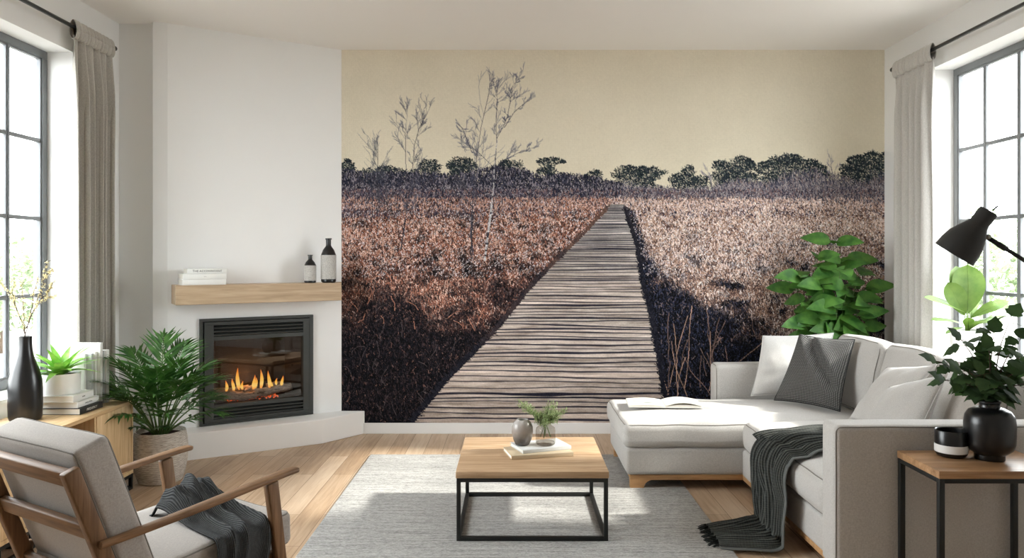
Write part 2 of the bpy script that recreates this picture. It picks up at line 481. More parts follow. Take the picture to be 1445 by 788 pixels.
def pillow(name, c4, t, mat, label, group=None, inset=.05, seed=0, n=30, cat='pillow', pinch=None):
    """scatter pillow from corners BL, BR, TR, TL in world space, thickness t; object origin at its lowest point"""
    c = [Vector(p) for p in c4]
    base = (c[0]+c[1])/2
    nrm = ((c[1]-c[0]).cross(c[3]-c[0])).normalized()
    rows = []
    def P(u, v, s):
        # edges curve inward
        uu = u*2-1; vv = v*2-1
        iu = (1-inset*(1-vv*vv)); iv = (1-inset*(1-uu*uu))
        u2 = (uu*iu+1)/2; v2 = (vv*iv+1)/2
        p = c[0].lerp(c[1], u2).lerp(c[3].lerp(c[2], u2), v2)
        prof = (max(0, 1-abs(uu)**2.4)**.62)*(max(0, 1-abs(vv)**2.4)**.62)
        w = fnoise(u*3.2+seed, v*3.2, s)*.010 + fnoise(u*8+seed, v*8, s)*.003
        h = t*.5*prof + w*min(1, prof*2)
        if pinch and s > 0:
            # a crease running from the top edge to the lower right corner
            a = Vector((pinch[0], pinch[1])); b = Vector((pinch[2], pinch[3])); q = Vector((u, v)); ab = b-a
            tt = max(0, min(1, (q-a).dot(ab)/ab.dot(ab))); dd = (q-(a+ab*tt)).length
            h -= pinch[4]*math.exp(-(dd/.07)**2)*(1-.5*tt)
            h += pinch[4]*.5*math.exp(-((dd-.13)/.08)**2)
        return p + nrm*s*h - base
    bm = bmesh.new(); uvl = bm.loops.layers.uv.new('UVMap')
    grids = []
    for s in (1, -1):
        g = {}
        for i in range(n+1):
            for j in range(n+1):
                if s < 0 and (i in (0, n) or j in (0, n)): g[i, j] = grids[0][i, j]
                else: g[i, j] = bm.verts.new(P(i/n, j/n, s))
        grids.append(g)
        for i in range(n):
            for j in range(n):
                ij = [(i, j), (i+1, j), (i+1, j+1), (i, j+1)]
                if s < 0: ij = ij[::-1]
                f = bm.faces.new([g[k] for k in ij])
                for lp, k in zip(f.loops, ij): lp[uvl].uv = (k[0]/n, k[1]/n)
    me = bpy.data.meshes.new(name); bm.to_mesh(me); 
    rim = [P(i/n, 0, 0) for i in range(n)]+[P(1, i/n, 0) for i in range(n)]+[P(1-i/n, 1, 0) for i in range(n)]+[P(0, 1-i/n, 0) for i in range(n)]
    bm.free()
    o = link(name, me, mat, smooth=True); o.location = base
    tag(o, label, cat, group)
    tubeobj('piping', rim, .003, mat, o, 6, True)
    return o

def leafgeo(bm, base, d, up, L, W, shape='ovate', fold=.25, droop=.3, n=6, wav=0.0, mi=0):
    """add a leaf blade: base point, direction, up normal, length, width"""
    d = Vector(d).normalized(); up = Vector(up); s = d.cross(up)
    if s.length < 1e-4: s = d.orthogonal()
    s.normalize(); up = s.cross(d).normalized()
    prof = {'ovate': lambda t: math.sin(PI*min(1, t**.75))**.8, 'lance': lambda t: math.sin(PI*t**.6)**.9, 'blade': lambda t: (t*6 if t < .16 else 1)*(1-max(0, (t-.16)/.84)**2.0),
            'fiddle': lambda t: (math.sin(PI*min(1, t**1.25)))**.6*(.62+.38*t),
            'ivy': lambda t: [.05, .82, .72, 1.0, .62, .5, .0][min(6, int(round(t*6)))]}[shape]
    rows = []
    ph = random.random()*6
    for i in range(n+1):
        t = i/n
        c = Vector(base) + d*L*t - up*droop*L*t*t
        w = W*.5*max(0, prof(t))
        wz = wav*W*math.sin(t*9+ph)
        rows.append((bm.verts.new(c - s*w + up*(w*fold+wz)), bm.verts.new(c), bm.verts.new(c + s*w + up*(w*fold-wz))))
    for a, b in zip(rows, rows[1:]):
        for k in (0, 1):
            f = bm.faces.new((a[k], a[k+1], b[k+1], b[k])); f.material_index = mi; f.smooth = True

def textobj(name, s, size, mat, parent, loc, rot, depth=.0004, squeeze=1.0, shear=0):
    cu = bpy.data.curves.new(name, 'FONT'); cu.body = s; cu.size = size; cu.extrude = depth; cu.align_x = 'CENTER'; cu.align_y = 'CENTER'; cu.shear = shear; cu.resolution_u = 3
    t = bpy.data.objects.new(name, cu); COL.objects.link(t)
    dg = bpy.context.evaluated_depsgraph_get(); me = bpy.data.meshes.new_from_object(t.evaluated_get(dg))
    bpy.data.objects.remove(t)
    me.transform(Matrix.Diagonal((squeeze, 1, 1, 1)))
    o = link(name, me, mat, parent); o.location = loc; o.rotation_euler = rot
    return o
SKY = 14.0; SUN = 9.5; SUND = (-1, .09, -.62); EXPO = 0.2
def localise(root):
    """children were modelled in world coordinates: move their mesh data into the root's frame"""
    bpy.context.view_layer.update()
    inv = root.matrix_world.inverted()
    def go(o):
        for ch in o.children:
            if ch.type == 'MESH' and not ch.get('_keep'):
                ch.data.transform(inv)
            go(ch)
    go(root)
# ================================================================== ROOM
XL, XR, YB, CZ = -2.915, 3.08, 6.42, 3.19
YN = -1.5
bm = bmesh.new(); abox(bm, -3.3, 3.5, YN, 6.7, -.1, 0); struct(frombm('floor', bm, M['floor']))
bm = bmesh.new(); abox(bm, -3.3, 3.5, YN, 6.7, CZ, CZ+.12); struct(frombm('ceiling', bm, M['ceiling']))
bm = bmesh.new(); abox(bm, -1.6, 3.5, YB, YB+.15, 0, CZ); struct(frombm('wall_back', bm, M['wall']))
# windows: openings
LW = dict(y0=2.5, y1=5.108, z0=.655, z1=2.82)
RW = dict(y0=3.92, y1=5.73, z0=.66, z1=2.855)
def wall(name, xi, xo, w, yend):
    bm = bmesh.new()
    x0, x1 = min(xi, xo), max(xi, xo)
    abox(bm, x0, x1, YN, w['y0'], 0, CZ); abox(bm, x0, x1, w['y1'], yend, 0, CZ)
    abox(bm, x0, x1, w['y0'], w['y1'], 0, w['z0']); abox(bm, x0, x1, w['y0'], w['y1'], w['z1'], CZ)
    return struct(frombm(name, bm, M['wall']))
bm = bmesh.new(); abox(bm, XL-.26, XR+.28, YN-.15, YN, 0, CZ)
struct(frombm('wall_front', bm, M['wall']))
wall('wall_left', XL, XL-.26, LW, 6.6)
wall('wall_right', XR, XR+.28, RW, YB+.15)
# angled chimney breast
A = Vector((-2.55, 5.69)); Bp = Vector((-1.43, 6.42)); U = (Bp-A); LEN = U.length; U = U/LEN; Nn = Vector((U.y, -U.x))   # Nn towards the room
def wp(s, d, z):    # s along wall (metres), d out of the wall into the room
    p = A + U*s + Nn*d; return (p.x, p.y, z)
s0, s1, fz0, fz1 = .164*LEN, .8147*LEN, .192, 1.0
bm = bmesh.new()
abox(bm, XL-.02, -2.64, 5.705, 5.85, 0, CZ)           # recessed panel beside the window wall
f = struct(frombm('wall_corner', bm, M['wall']))
bm = bmesh.new()
def wallquad(sa, sb, za, zb, d0=0, d1=-.12):
    hexa(bm, [wp(sa, d0, za), wp(sb, d0, za), wp(sb, d1, za), wp(sa, d1, za)], [wp(sa, d0, zb), wp(sb, d0, zb), wp(sb, d1, zb), wp(sa, d1, zb)])
g = .012
wallquad(0, s0+g, 0, CZ); wallquad(s1-g, LEN, 0, CZ); wallquad(s0+g, s1-g, 0, fz0+g); wallquad(s0+g, s1-g, fz1-g, CZ)
hexa(bm, [(-2.645, 5.66, 0), (-2.55, 5.69, 0), (-2.61, 5.79, 0), (-2.645, 5.79, 0)], [(-2.645, 5.66, CZ), (-2.55, 5.69, CZ), (-2.61, 5.79, CZ), (-2.645, 5.79, CZ)])
struct(frombm('wall_chimney', bm, M['plaster']))
# baseboard below the mural
bm = bmesh.new(); abox(bm, -1.30, XR, YB-.014, YB, 0, .089, bev=.003); struct(frombm('baseboard_back', bm, M['trim']))
bm = bmesh.new(); abox(bm, XR-.014, XR, YN, YB-.016, 0, .089, bev=.003); struct(frombm('baseboard_right', bm, M['trim']))
bm = bmesh.new(); abox(bm, XL, XL+.014, YN, 5.70, 0, .089, bev=.003); struct(frombm('baseboard_left', bm, M['trim']))

def window(name, xp, w, vys, hzs, inward, label):
    """steel-look window: xp = plane of the glass face, vys = muntin positions, inward = +1/-1 towards room along x"""
    root = empty(name, (xp, (w['y0']+w['y1'])/2, w['z0']), label, 'window'); struct(root)
    d = .045
    xa, xb = (xp-d, xp) if inward > 0 else (xp, xp+d)
    bm = bmesh.new(); fw = .05
    abox(bm, xa, xb, w['y0'], w['y1'], w['z0'], w['z0']+fw+.015, .004); abox(bm, xa, xb, w['y0'], w['y1'], w['z1']-fw, w['z1'], .004)
    abox(bm, xa, xb, w['y0'], w['y0']+fw, w['z0']+fw, w['z1']-fw, .004); abox(bm, xa, xb, w['y1']-fw, w['y1'], w['z0']+fw, w['z1']-fw, .004)
    i = .012   # inner stop
    abox(bm, xa+.006, xb-.010, w['y1']-fw-i, w['y1']-fw, w['z0']+fw, w['z1']-fw); abox(bm, xa+.006, xb-.010, w['y0']+fw, w['y0']+fw+i, w['z0']+fw, w['z1']-fw)
    abox(bm, xa+.006, xb-.010, w['y0']+fw, w['y1']-fw, w['z1']-fw-i, w['z1']-fw); abox(bm, xa+.006, xb-.010, w['y0']+fw, w['y1']-fw, w['z0']+fw+.015, w['z0']+fw+.015+i)
    frombm('window_frame', bm, M['frame'], root)
    mt = .017
    for y in vys:
        bm = bmesh.new(); abox(bm, xa+.01, xb-.012, y-mt, y+mt, w['z0']+fw, w['z1']-fw, .004)
        abox(bm, xa+.018, xb-.006, y-mt*.4, y+mt*.4, w['z0']+fw, w['z1']-fw)
        frombm('muntin', bm, M['frame'], root)
    mt = .013
    for z in hzs:
        bm = bmesh.new(); abox(bm, xa+.012, xb-.010, w['y0']+fw, w['y1']-fw, z-mt, z+mt, .004)
        frombm('muntin', bm, M['frame'], root)
    xm = (xa+xb)/2
    boxobj('pane', (xm-.002, xm+.002, w['y0']+fw, w['y1']-fw, w['z0']+fw, w['z1']-fw), M['glass'], root)
    localise(root); return root
lv = [4.727-.385*k for k in range(0, 6)]
wl = window('window_1', XL-.168, LW, lv, [2.225, 1.714, 1.215], 1, 'tall grey-framed multi-pane window on the left wall above the sideboard')
rv = [5.37, 5.005, 4.64, 4.28]
wr = window('window_2', XR+.18, RW, rv, [2.25, 1.73, 1.215], -1, 'tall grey-framed multi-pane window on the right wall behind the desk lamp')
bm = bmesh.new(); abox(bm, XL-.166, XL+.045, LW['y0'], LW['y1']+.0, .635, .66, .004); s = struct(frombm('trim_1', bm, M['trim']))
bm = bmesh.new(); abox(bm, XR-.04, XR+.178, RW['y0'], RW['y1'], .64, .665, .004); s = struct(frombm('trim_2', bm, M['trim']))

# ================================================================== MURAL (printed wallpaper)
def mural():
    X0, X1, Y0, Y1 = 482.0, 1247.0, 71.0, 597.0
    k = 1.3
    W = int((X1-X0)*k); Hh = int((Y1-Y0)*k)
    rg = np.random.default_rng(5)
    yy, xx = np.mgrid[0:Hh, 0:W].astype(np.float32)
    px = X0 + xx/k; py = Y0 + yy/k
    def smoothnoise(sx, sy, seed, octaves=4):
        r = np.random.default_rng(seed); out = np.zeros((Hh, W), np.float32); amp = 1; tot = 0
        for o in range(octaves):
            gx = max(2, int((X1-X0)/sx*2**o)+2); gy = max(2, int((Y1-Y0)/sy*2**o)+2)
            gr = r.random((gy, gx)).astype(np.float32)
            fx = xx/W*(gx-1.001); fy = yy/Hh*(gy-1.001); ix = fx.astype(int); iy = fy.astype(int); tx = fx-ix; ty = fy-iy
            tx = tx*tx*(3-2*tx); ty = ty*ty*(3-2*ty)
            v = (gr[iy, ix]*(1-tx)+gr[iy, ix+1]*tx)*(1-ty)+(gr[iy+1, ix]*(1-tx)+gr[iy+1, ix+1]*tx)*ty
            out += v*amp; tot += amp; amp *= .55
        return out/tot
    def C(*c): return np.array(c, np.float32)
    def curve(x, pts):
        return np.interp(x, [p[0] for p in pts], [p[1] for p in pts])
    def ss(a, b, v): 
        t = np.clip((v-a)/(b-a), 0, 1); return t*t*(3-2*t)
    # --- sky: printed canvas tone, top painted lighter to offset the wall's light falloff
    t = np.clip((py-71)/190, 0, 1)[..., None]
    img = C(205,197,180)*(1-t) + C(199,191,171)*t
    img = img + (smoothnoise(60, 60, 1, 5)-.5)[..., None]*10
    img += rg.normal(0, 3.2, (Hh, W, 1))
    img += (((np.sin(py*2.1)+np.sin(px*2.1))*1.2))[..., None]
    def stroke(x0, y0, x1, y1, col, w=1.0, steps=None, alpha=1.0):
        """vectorised lines; later entries overwrite"""
        x0, y0, x1, y1 = [np.atleast_1d(np.asarray(a, np.float32)) for a in (x0, y0, x1, y1)]
        L = float(np.max(np.hypot(x1-x0, y1-y0)))*k
        n = steps or int(L*1.2)+2
        tt = np.linspace(0, 1, n, dtype=np.float32)
        X = (x0[:, None]+(x1-x0)[:, None]*tt); Y = (y0[:, None]+(y1-y0)[:, None]*tt)
        col = np.broadcast_to(np.asarray(col, np.float32), (len(x0), 3))
        offs = [0] if w <= 1 else list(np.arange(-(w-1)/2, (w-1)/2+.01, 1))
        for o in offs:
            steep = np.abs(y1-y0) > np.abs(x1-x0)
            ax = np.where(steep, o, 0)[:, None]; ay = np.where(steep, 0, o)[:, None]
            ix = ((X-X0)*k+ax).astype(int); iy = ((Y-Y0)*k+ay).astype(int)
            ok = (ix >= 0) & (ix < W) & (iy >= 0) & (iy < Hh)
            cc = np.repeat(col[:, None, :], n, 1)
            if alpha >= 1: img[iy[ok], ix[ok]] = cc[ok]
            else: img[iy[ok], ix[ok]] = img[iy[ok], ix[ok]]*(1-alpha) + cc[ok]*alpha
    # --- far tree line
    top = curve(px[0], [(482,238),(500,234),(520,240),(545,226),(575,236),(600,222),(618,226),(632,238),(648,220),(668,226),(690,236),(705,232),(722,226),(740,240),(752,248),(770,228),(800,240),(815,252),(835,240),(850,252),(862,244),(880,236),(905,232),(925,240),(940,250),(952,258),(968,236),(975,246),(990,240),(1003,256),(1010,236),(1022,222),(1040,218),(1058,226),(1070,236),(1090,226),(1120,216),(1140,224),(1160,230),(1175,240),(1190,238),(1205,226),(1225,214),(1247,214)])
    n1 = smoothnoise(9, 9, 3, 4)
    edge = top[None, :] + (n1-.5)*34
    mask = (py > edge+14) & (py < 292)
    n2 = smoothnoise(6, 6, 4, 4); sp = rg.random((Hh, W))
    n2 = np.clip((n2-.5)*2.2+.5, 0, 1); base = C(30,34,44)[None, None]*(1-n2[..., None]) + C(84,86,98)[None, None]*n2[..., None]
    img = np.where(mask[..., None], base, img).astype(np.float32)
    # sky gaps in the crowns
    gaps = mask & (sp < .45*np.clip(1-(py-top[None]-14)/22, 0, 1))
    img[gaps] = C(176,168,150)
    def blob(cx, cy, rx, ry, n, cols, ln=3, seed=0, ang=None):
        r = np.random.default_rng(seed); a = r.random(n)*2*PI; q = np.sqrt(r.random(n))
        x = cx+np.cos(a)*q*rx; y = cy+np.sin(a)*q*ry
        an = r.random(n)*PI if ang is None else r.normal(ang, .4, n)
        l = ln*(.4+r.random(n)); c = np.array(cols, np.float32)[r.integers(0, len(cols), n)]
        stroke(x, y, x+np.cos(an)*l, y-np.sin(an)*l, c + r.normal(0, 6, (n, 1)))
    dk = [(28,34,42), (34,40,48), (44,50,58), (24,30,36), (62,68,70), (34,44,42)]
    for i, (cx, cy, rx, ry) in enumerate([(607,238,15,13),(652,236,20,14),(722,244,24,18),(650,246,16,12),(778,230,20,7),(772,244,14,9),(786,256,18,12),(838,252,12,12),(884,246,20,12),(908,252,20,16),(925,244,16,8),(965,258,20,14),(972,244,9,10),(990,262,14,14),(1036,238,28,18),(1020,250,16,12),(1048,252,20,10),(1086,244,22,16),(1112,234,28,16),(1140,240,24,14),(1150,252,20,14),(1218,242,32,22),(1234,228,18,14),(1204,254,20,16),(490,246,12,20),(520,256,16,18),(545,250,18,16),(578,256,18,18)]):
        rb = np.random.default_rng(i+700)
        for q_ in range(12):
            aa = rb.random()*2*PI; qq = math.sqrt(rb.random()); blob(cx+math.cos(aa)*rx*.7*qq, cy+math.sin(aa)*ry*.7*qq, rx*.42, ry*.32, int(rx*ry*.15), dk, 2.4, i*31+q_)
        rb = np.random.default_rng(i+200)
        for q_ in range(7):     # irregular clumps at the rim of the crown
            aa = rb.random()*2*PI; blob(cx+math.cos(aa)*rx*.8, cy-abs(math.sin(aa))*ry*.75, rx*.34, ry*.3, int(rx*ry*.16), dk, 2.4, i*9+q_)
        blob(cx, cy, rx*.95, ry*.9, int(rx*ry*.30), [(118,122,112),(150,146,134),(96,104,98),(176,168,150)], 1.2, i+80)
    # shrubs in front, left: dark with purple speckles; right: pale bare bushes
    n = 21000
    x = 482+rg.random(n)*400; yt_ = curve(x, [(482,240),(520,246),(560,244),(640,248),(700,236),(740,240),(765,250),(800,246),(835,250),(880,262)]); y = yt_+rg.random(n)**.8*(294-yt_)
    cs = np.array([(28,30,42),(42,44,58),(66,66,82),(22,24,34),(128,122,130),(54,50,58)], np.float32)
    stroke(x, y, x+rg.normal(0, 1.6, n), y-2-rg.random(n)*3, cs[rg.integers(0, 6, n)])
    n = 15000
    x = 880+rg.random(n)*367; yt = curve(x, [(880,262),(960,268),(1000,264),(1040,252),(1080,258),(1110,244),(1150,236),(1185,246),(1215,256),(1247,248)])
    y = yt+np.sqrt(rg.random(n))*(296-yt)
    cs = np.array([(96,92,102),(130,122,126),(72,72,86),(150,142,142),(54,54,68),(112,98,98)], np.float32)
    stroke(x, y, x+rg.normal(0, 1.6, n), y-2-rg.random(n)*3.5, cs[rg.integers(0, 6, n)])
    # --- heath: base fields
    bwL = [(288,862),(300,853),(330,824.5),(369,785),(413,743),(460,707),(500,668),(543,626),(570,604),(597,582)]
    bwR = [(288,880),(293,880),(320,889),(346,898),(403,906),(441,917),(514,930),(554,936),(597,946)]
    Lx = curve(py, bwL); Rx = curve(py, bwR)
    hz = 282 + (smoothnoise(20, 20, 9, 3)-.5)*8 + np.where(px > 1060, (px-1060)*.05, 0)
    field = py > hz
    nb = smoothnoise(70, 40, 12, 5); nc = smoothnoise(22, 14, 13, 4)
    # darkness of the vegetation print (0 light heath, 1 near-black)
    nf_ = smoothnoise(9, 6, 41, 3); ns_ = smoothnoise(16, 9, 42, 4)
    dl = ss(362, 500, py + (nb-.5)*150 + (nc-.5)*70 + (px-482)*.06 + (nf_-.5)*60)
    dl = np.maximum(dl, .8*ss(.50, .72, nc)*ss(300, 390, py)); dl = np.maximum(dl, .62*ss(.50, .72, ns_)); dl = np.maximum(dl, .6*ss(330, 285, py+(nc-.5)*60)*ss(860, 560, px))
    dl = np.maximum(dl, .75*ss(420, 500, py+(nb-.5)*60))
    rel = (px-Rx)
    bd = curve(px, [(880,300),(900,330),(930,385),(965,400),(1000,430),(1040,452),(1090,470),(1130,500),(1247,560)])
    dr = ss(-30, 40, py-bd+(nb-.5)*60+(nc-.5)*40+(nf_-.5)*40)
    dr = np.maximum(dr, .85*ss(.58, .74, nb)*ss(330, 400, py)); dr = np.maximum(dr, .75*ss(.53, .74, nc)*ss(330, 385, py)); dr = np.maximum(dr, .55*ss(.50, .75, ns_)*ss(300, 350, py)); dr = np.maximum(dr, .55*ss(1000, 1200, px)*ss(.42, .62, nb+(nc-.5)*.5)*ss(300, 345, py))
    left = px < (Lx+Rx)/2
    dark = np.where(left, dl, dr)
    dark = np.maximum(dark, np.where(~left, ss(13, 3, np.abs(rel-4))*ss(288, 300, py)*.9, ss(7, 0, np.abs(px-Lx+2))*.5*ss(330, 420, py)))
    warm = smoothnoise(50, 30, 15, 4)
    lightL = C(128,96,84)+(warm[..., None]-.5)*C(60,34,18)
    lightR = C(168,142,128)+(warm[..., None]-.5)*C(50,40,34)
    fade = ss(300, 430, py)[..., None]
    lightR = lightR*(1-fade)+C(140,112,102)*fade
    lt = np.where(left[..., None], lightL, lightR)
    dkc = np.where(left[..., None], C(15,14,18), C(20,21,30))
    fcol = lt*(1-dark[..., None])+dkc*dark[..., None]
    img = np.where(field[..., None], fcol, img).astype(np.float32)
    # --- grass strokes, far to near
    def samp(arr, x, y):
        ix = np.clip(((x-X0)*k).astype(int), 0, W-1); iy = np.clip(((y-Y0)*k).astype(int), 0, Hh-1); return arr[iy, ix]
    N = 230000
    x = X0+rg.random(N)*(X1-X0); y = 280+rg.random(N)**.85*(600-284)
    o = np.argsort(y); x = x[o]; y = y[o]
    d = samp(dark, x, y); lf = samp(left, x, y); hzv = samp(hz, x, y)
    keep = y > hzv-2
    pers = .45+.55*(y-284)/300
    ln = (1.2+rg.random(N)**2*5.0)*(.5+pers); an = rg.normal(PI/2, .75, N)
    br_ = samp(ns_, x, y)*.6+samp(nf_, x, y)*.4
    an = np.where(rg.random(N) < .25, rg.random(N)*PI, an)
    u = rg.random(N)
    hi = np.where(lf[:, None], C(196,160,144), C(210,190,180)); mid = np.where(lf[:, None], C(138,92,76), C(160,130,114)); lo = np.where(lf[:, None], C(60,42,40), C(80,62,60))
    u = np.clip(u-(br_-.5)*1.3, 0, 1); u = np.where((y > 330), u+.10*np.clip((y-330)/80, 0, 1), u)
    c = np.where((u < .26)[:, None], hi, np.where((u < .62)[:, None], mid, lo)).astype(np.float32)
    wh = rg.random(N) < .06; c[wh] = np.where(lf[wh, None], C(222,196,184), C(232,222,216))
    u3 = rg.random(N); u3 = np.where(y > 455, .03+u3*1.2, u3); dcol = np.where((u3 < .045)[:, None], np.where(lf[:, None], C(112,84,76), C(112,98,98)), np.where((u3 < .26)[:, None], np.where(lf[:, None], C(50,40,42), C(46,50,70)), np.where((u3 < .5)[:, None], C(26,25,31), C(9,9,13))))
    m = (d+rg.normal(0, .13, N))[:, None]; m = np.clip((m-.25)/.5, 0, 1)
    c = c*(1-m)+dcol*m + rg.normal(0, 7, (N, 1))
    c = np.clip(c, 6, 245)
    for a in range(0, N, 6000):
        s_ = slice(a, a+6000); kk = keep[s_]
        stroke(x[s_][kk], y[s_][kk], (x+np.cos(an)*ln)[s_][kk], (y-np.sin(an)*ln)[s_][kk], c[s_][kk])
    n = 6000; x = X0+rg.random(n)**1.6*(X1-X0); y = 270+rg.random(n)**1.5*38; cs = np.array([(52,48,62),(84,74,86),(120,96,92),(40,38,50)], np.float32)
    stroke(x, y, x+rg.normal(0, 1.2, n), y-1.5-rg.random(n)*3, cs[rg.integers(0, 4, n)])
    n = 1800; x = X0+rg.random(n)*(X1-X0); y = 281+rg.random(n)*16; cs = np.array([(166,128,112),(140,104,92),(190,158,146)], np.float32)
    stroke(x, y, x+rg.normal(0, 1.2, n), y-1-rg.random(n)*3, cs[rg.integers(0, 3, n)]+np.where(x > 860, 26, 0)[:, None]*np.array([.7, 1.1, 1.2]))
    # white flecks in the far heath
    n = 7500; x = X0+rg.random(n)*(X1-X0); y = 262+rg.random(n)**1.1*130
    stroke(x, y, x+.6, y-1, np.repeat(rg.integers(150, 232, n)[:, None]-np.where(y < 285, 50, 0)[:, None], 3, 1)*np.array([1, .96, .98]), 1, 2)
    # long pale stalks in the dark parts
    def stalks(n, xa, xb, ya, yb, l, col, bend=.5, seed=1):
        r = np.random.default_rng(seed)
        for i in range(n):
            x0 = xa+r.random()*(xb-xa); y0 = ya+r.random()*(yb-ya); L = l*(.5+r.random()); a = PI/2+r.normal(0, .35)
            q = x0, y0
            for j in range(6):
                a += r.normal(0, .14)*bend; p = (q[0]+math.cos(a)*L/6, q[1]-math.sin(a)*L/6)
                stroke(q[0], q[1], p[0], p[1], C(*col)*(.75+r.random()*.4)); q = p
    stalks(34, 490, 660, 430, 590, 18, (70,62,64), 1.6, 2)
    stalks(22, 500, 700, 380, 470, 18, (170,120,100), 2.0, 3)
    stalks(14, 935, 1010, 480, 560, 50, (120,98,90), .8, 4)
    stalks(30, 1000, 1247, 400, 560, 20, (130,106,98), 1.6, 5)
    for xs in (944, 956, 968, 1003):
        stalks(2, xs-3, xs+3, 548, 562, 84, (176,144,126), .6, int(xs))
    # --- boardwalk
    Lx2 = Lx+(smoothnoise(8, 6, 21, 3)-.5)*5; Rx2 = Rx+(smoothnoise(8, 6, 22, 3)-.5)*5
    bw = (px > Lx2) & (px < Rx2) & (py > 288)
    nw = smoothnoise(120, 5, 23, 4); nw2 = smoothnoise(16, 3, 24, 4)
    nw3 = smoothnoise(40, 1.6, 25, 3); tone = C(170,157,148)+(nw[..., None]-.5)*60+(nw2[..., None]-.5)*50+(nw3[..., None]-.5)*60
    tt = ss(300, 420, py)[..., None]
    tone = tone*tt + (C(160,154,150)+(nw[..., None]-.5)*60+(nw2[..., None]-.5)*50+(nw3[..., None]-.5)*50)*(1-tt)
    img = np.where(bw[..., None], tone, img).astype(np.float32)
    y = 290.0; i = 0; r = np.random.default_rng(8)
    wob = smoothnoise(90, 12, 31, 3)-.5
    while y < 600:
        sp_ = 1.6+(y-288)/310*6.6
        th = (.35+(y-288)/310*1.45)*(.25+r.random()**1.6*1.7)
        tilt = r.normal(0, .006); ph = r.random()*6; amp = .2+(y-288)/310*.8
        yc = y + (px-780)*tilt + np.sin(px*.02+ph)*amp + wob*amp*4
        ww = th*(.55+.9*smoothnoise(60, 400, 100+i, 2))*np.clip(1.15-.5*np.abs(px-(Lx+Rx)/2)/((Rx-Lx)/2+1), .6, 1.2)
        dd = np.abs(py-yc)
        a = np.clip(1-(dd-ww*.5)/.7, 0, 1)*bw
        a = a*(.55+.45*r.random()) if y < 400 else a
        img = img*(1-a[..., None])+C(36,35,46)*a[..., None]
        # light edge above the gap and a per-plank tint
        pl = bw & (py > yc) & (py < yc+sp_+2)
        img[pl] += r.normal(0, 7)*np.array([1.1, 1, .95])
        y += sp_*(.75+r.random()*.5); i += 1
    img = np.where(bw[..., None], img+rg.normal(0, 5.5, (Hh, W, 1)), img)
    # ragged grass over the edges of the boardwalk
    n = 5200; y = 292+rg.random(n)*305; side = rg.random(n) < .5
    x = np.where(side, curve(y, bwL)-1, curve(y, bwR)+1)+rg.normal(0, 1.2, n)
    dd = samp(dark, np.where(side, x-6, x+8), y)
    c = np.where(side[:, None], C(92,70,62), C(62,56,60))*(1-dd[:, None]) + C(26,26,34)*dd[:, None]
    a = rg.normal(PI/2, .7, n); l = 2+rg.random(n)*5*(y-250)/250
    stroke(x, y, x+np.cos(a)*l, y-np.sin(a)*l, c+rg.normal(0, 8, (n, 1)))
    # --- bare trees
    def tree(path, w, col, seed, twigs=5, spread=.6, lenf=.42, depth=4):
        r = np.random.default_rng(seed)
        def seg(p, q, w_, c_):
            stroke(p[0], p[1], q[0], q[1], c_, max(1, w_*k), alpha=1.0 if w_ > .7 else .30)
        def branch(p, a, L, w_, dep):
            q = p; n_ = 5
            for j in range(n_):
                a += r.normal(0, .09) + (PI/2-a)*.06; nx = (q[0]+math.cos(a)*L/n_, q[1]-math.sin(a)*L/n_)
                seg(q, nx, w_*(1-j/n_*.5), C(*col)*(.9+r.random()*.5)+(34 if dep <= 0 else 0)); q = nx
                if dep > 0 and r.random() < .6:
                    branch(q, a+r.choice([-1, 1])*(.25+r.random()*.35), L*(.40+r.random()*.25), w_*.6, dep-1)
        for i in range(len(path)-1):
            p, q = path[i], path[i+1]
            seg(p, q, w*(1-i/len(path)*.75), col)
            a0 = math.atan2(p[1]-q[1], q[0]-p[0]); L = math.hypot(q[0]-p[0], q[1]-p[1])
            if i >= 1:
                for j in range(twigs):
                    t_ = r.random(); b = (p[0]+(q[0]-p[0])*t_, p[1]+(q[1]-p[1])*t_)
                    branch(b, a0+r.choice([-1, 1])*(.3+r.random()*spread*.8), L*lenf*(.7+r.random()), w*.3, depth-2)
        branch(path[-1], math.atan2(path[-2][1]-path[-1][1], path[-1][0]-path[-2][0]), 14, .5, depth-2)
    dkb = (62,62,74)
    tree([(668,360),(664,330),(667,290),(671,240),(674,215),(679,180),(690,132),(691,118)], 1.8, dkb, 1, 4, .6, .5)
    tree([(697,270),(701,200),(700,170),(702,140),(697,120)], 1.1, dkb, 2, 3, .6, .5)
    tree([(701,196),(712,176),(716,165),(721,140),(723,122),(732,110)], 1.4, dkb, 3, 4, .7, .5)
    tree([(712,180),(726,158),(740,146)], 1, dkb, 4, 4, .7, .5)
    tree([(697,238),(712,226),(735,214),(748,210)], 1, dkb, 5, 5, .7, .4)
    tree([(696,236),(680,220),(664,206),(652,198)], 1, dkb, 6, 4, .7, .5)
    tree([(666,215),(660,200),(652,180),(650,196)], 1, dkb, 7, 3, .7, .5)
    tree([(566,352),(572,310),(576,285),(582,240),(585,205),(592,180),(603,160)], 1.7, (46,46,56), 8, 5, .55, .5)
    tree([(574,290),(573,240),(572,190),(575,160)], 1.1, (56,56,66), 9, 4, .5, .4)
    tree([(533,330),(534,290),(533,240),(533,210)], 1.4, (46,48,56), 10, 4, .5, .5)
    tree([(520,340),(526,300),(524,260)], 1.2, (46,48,56), 11, 5, .6, .5)
    tree([(664,360),(668,300),(660,270),(650,255)], 1.6, (50,48,54), 12, 5, .8, .5)
    tree([(566,340),(560,310),(548,290),(538,275)], 1.2, (46,44,50), 13, 5, .8, .6)
    tree([(1010,290),(1004,262),(1000,250)], 1, (90,86,92), 14, 4, .7, .5)
    tree([(1180,280),(1176,250),(1172,232)], 1, (96,92,98), 15, 5, .7, .5)
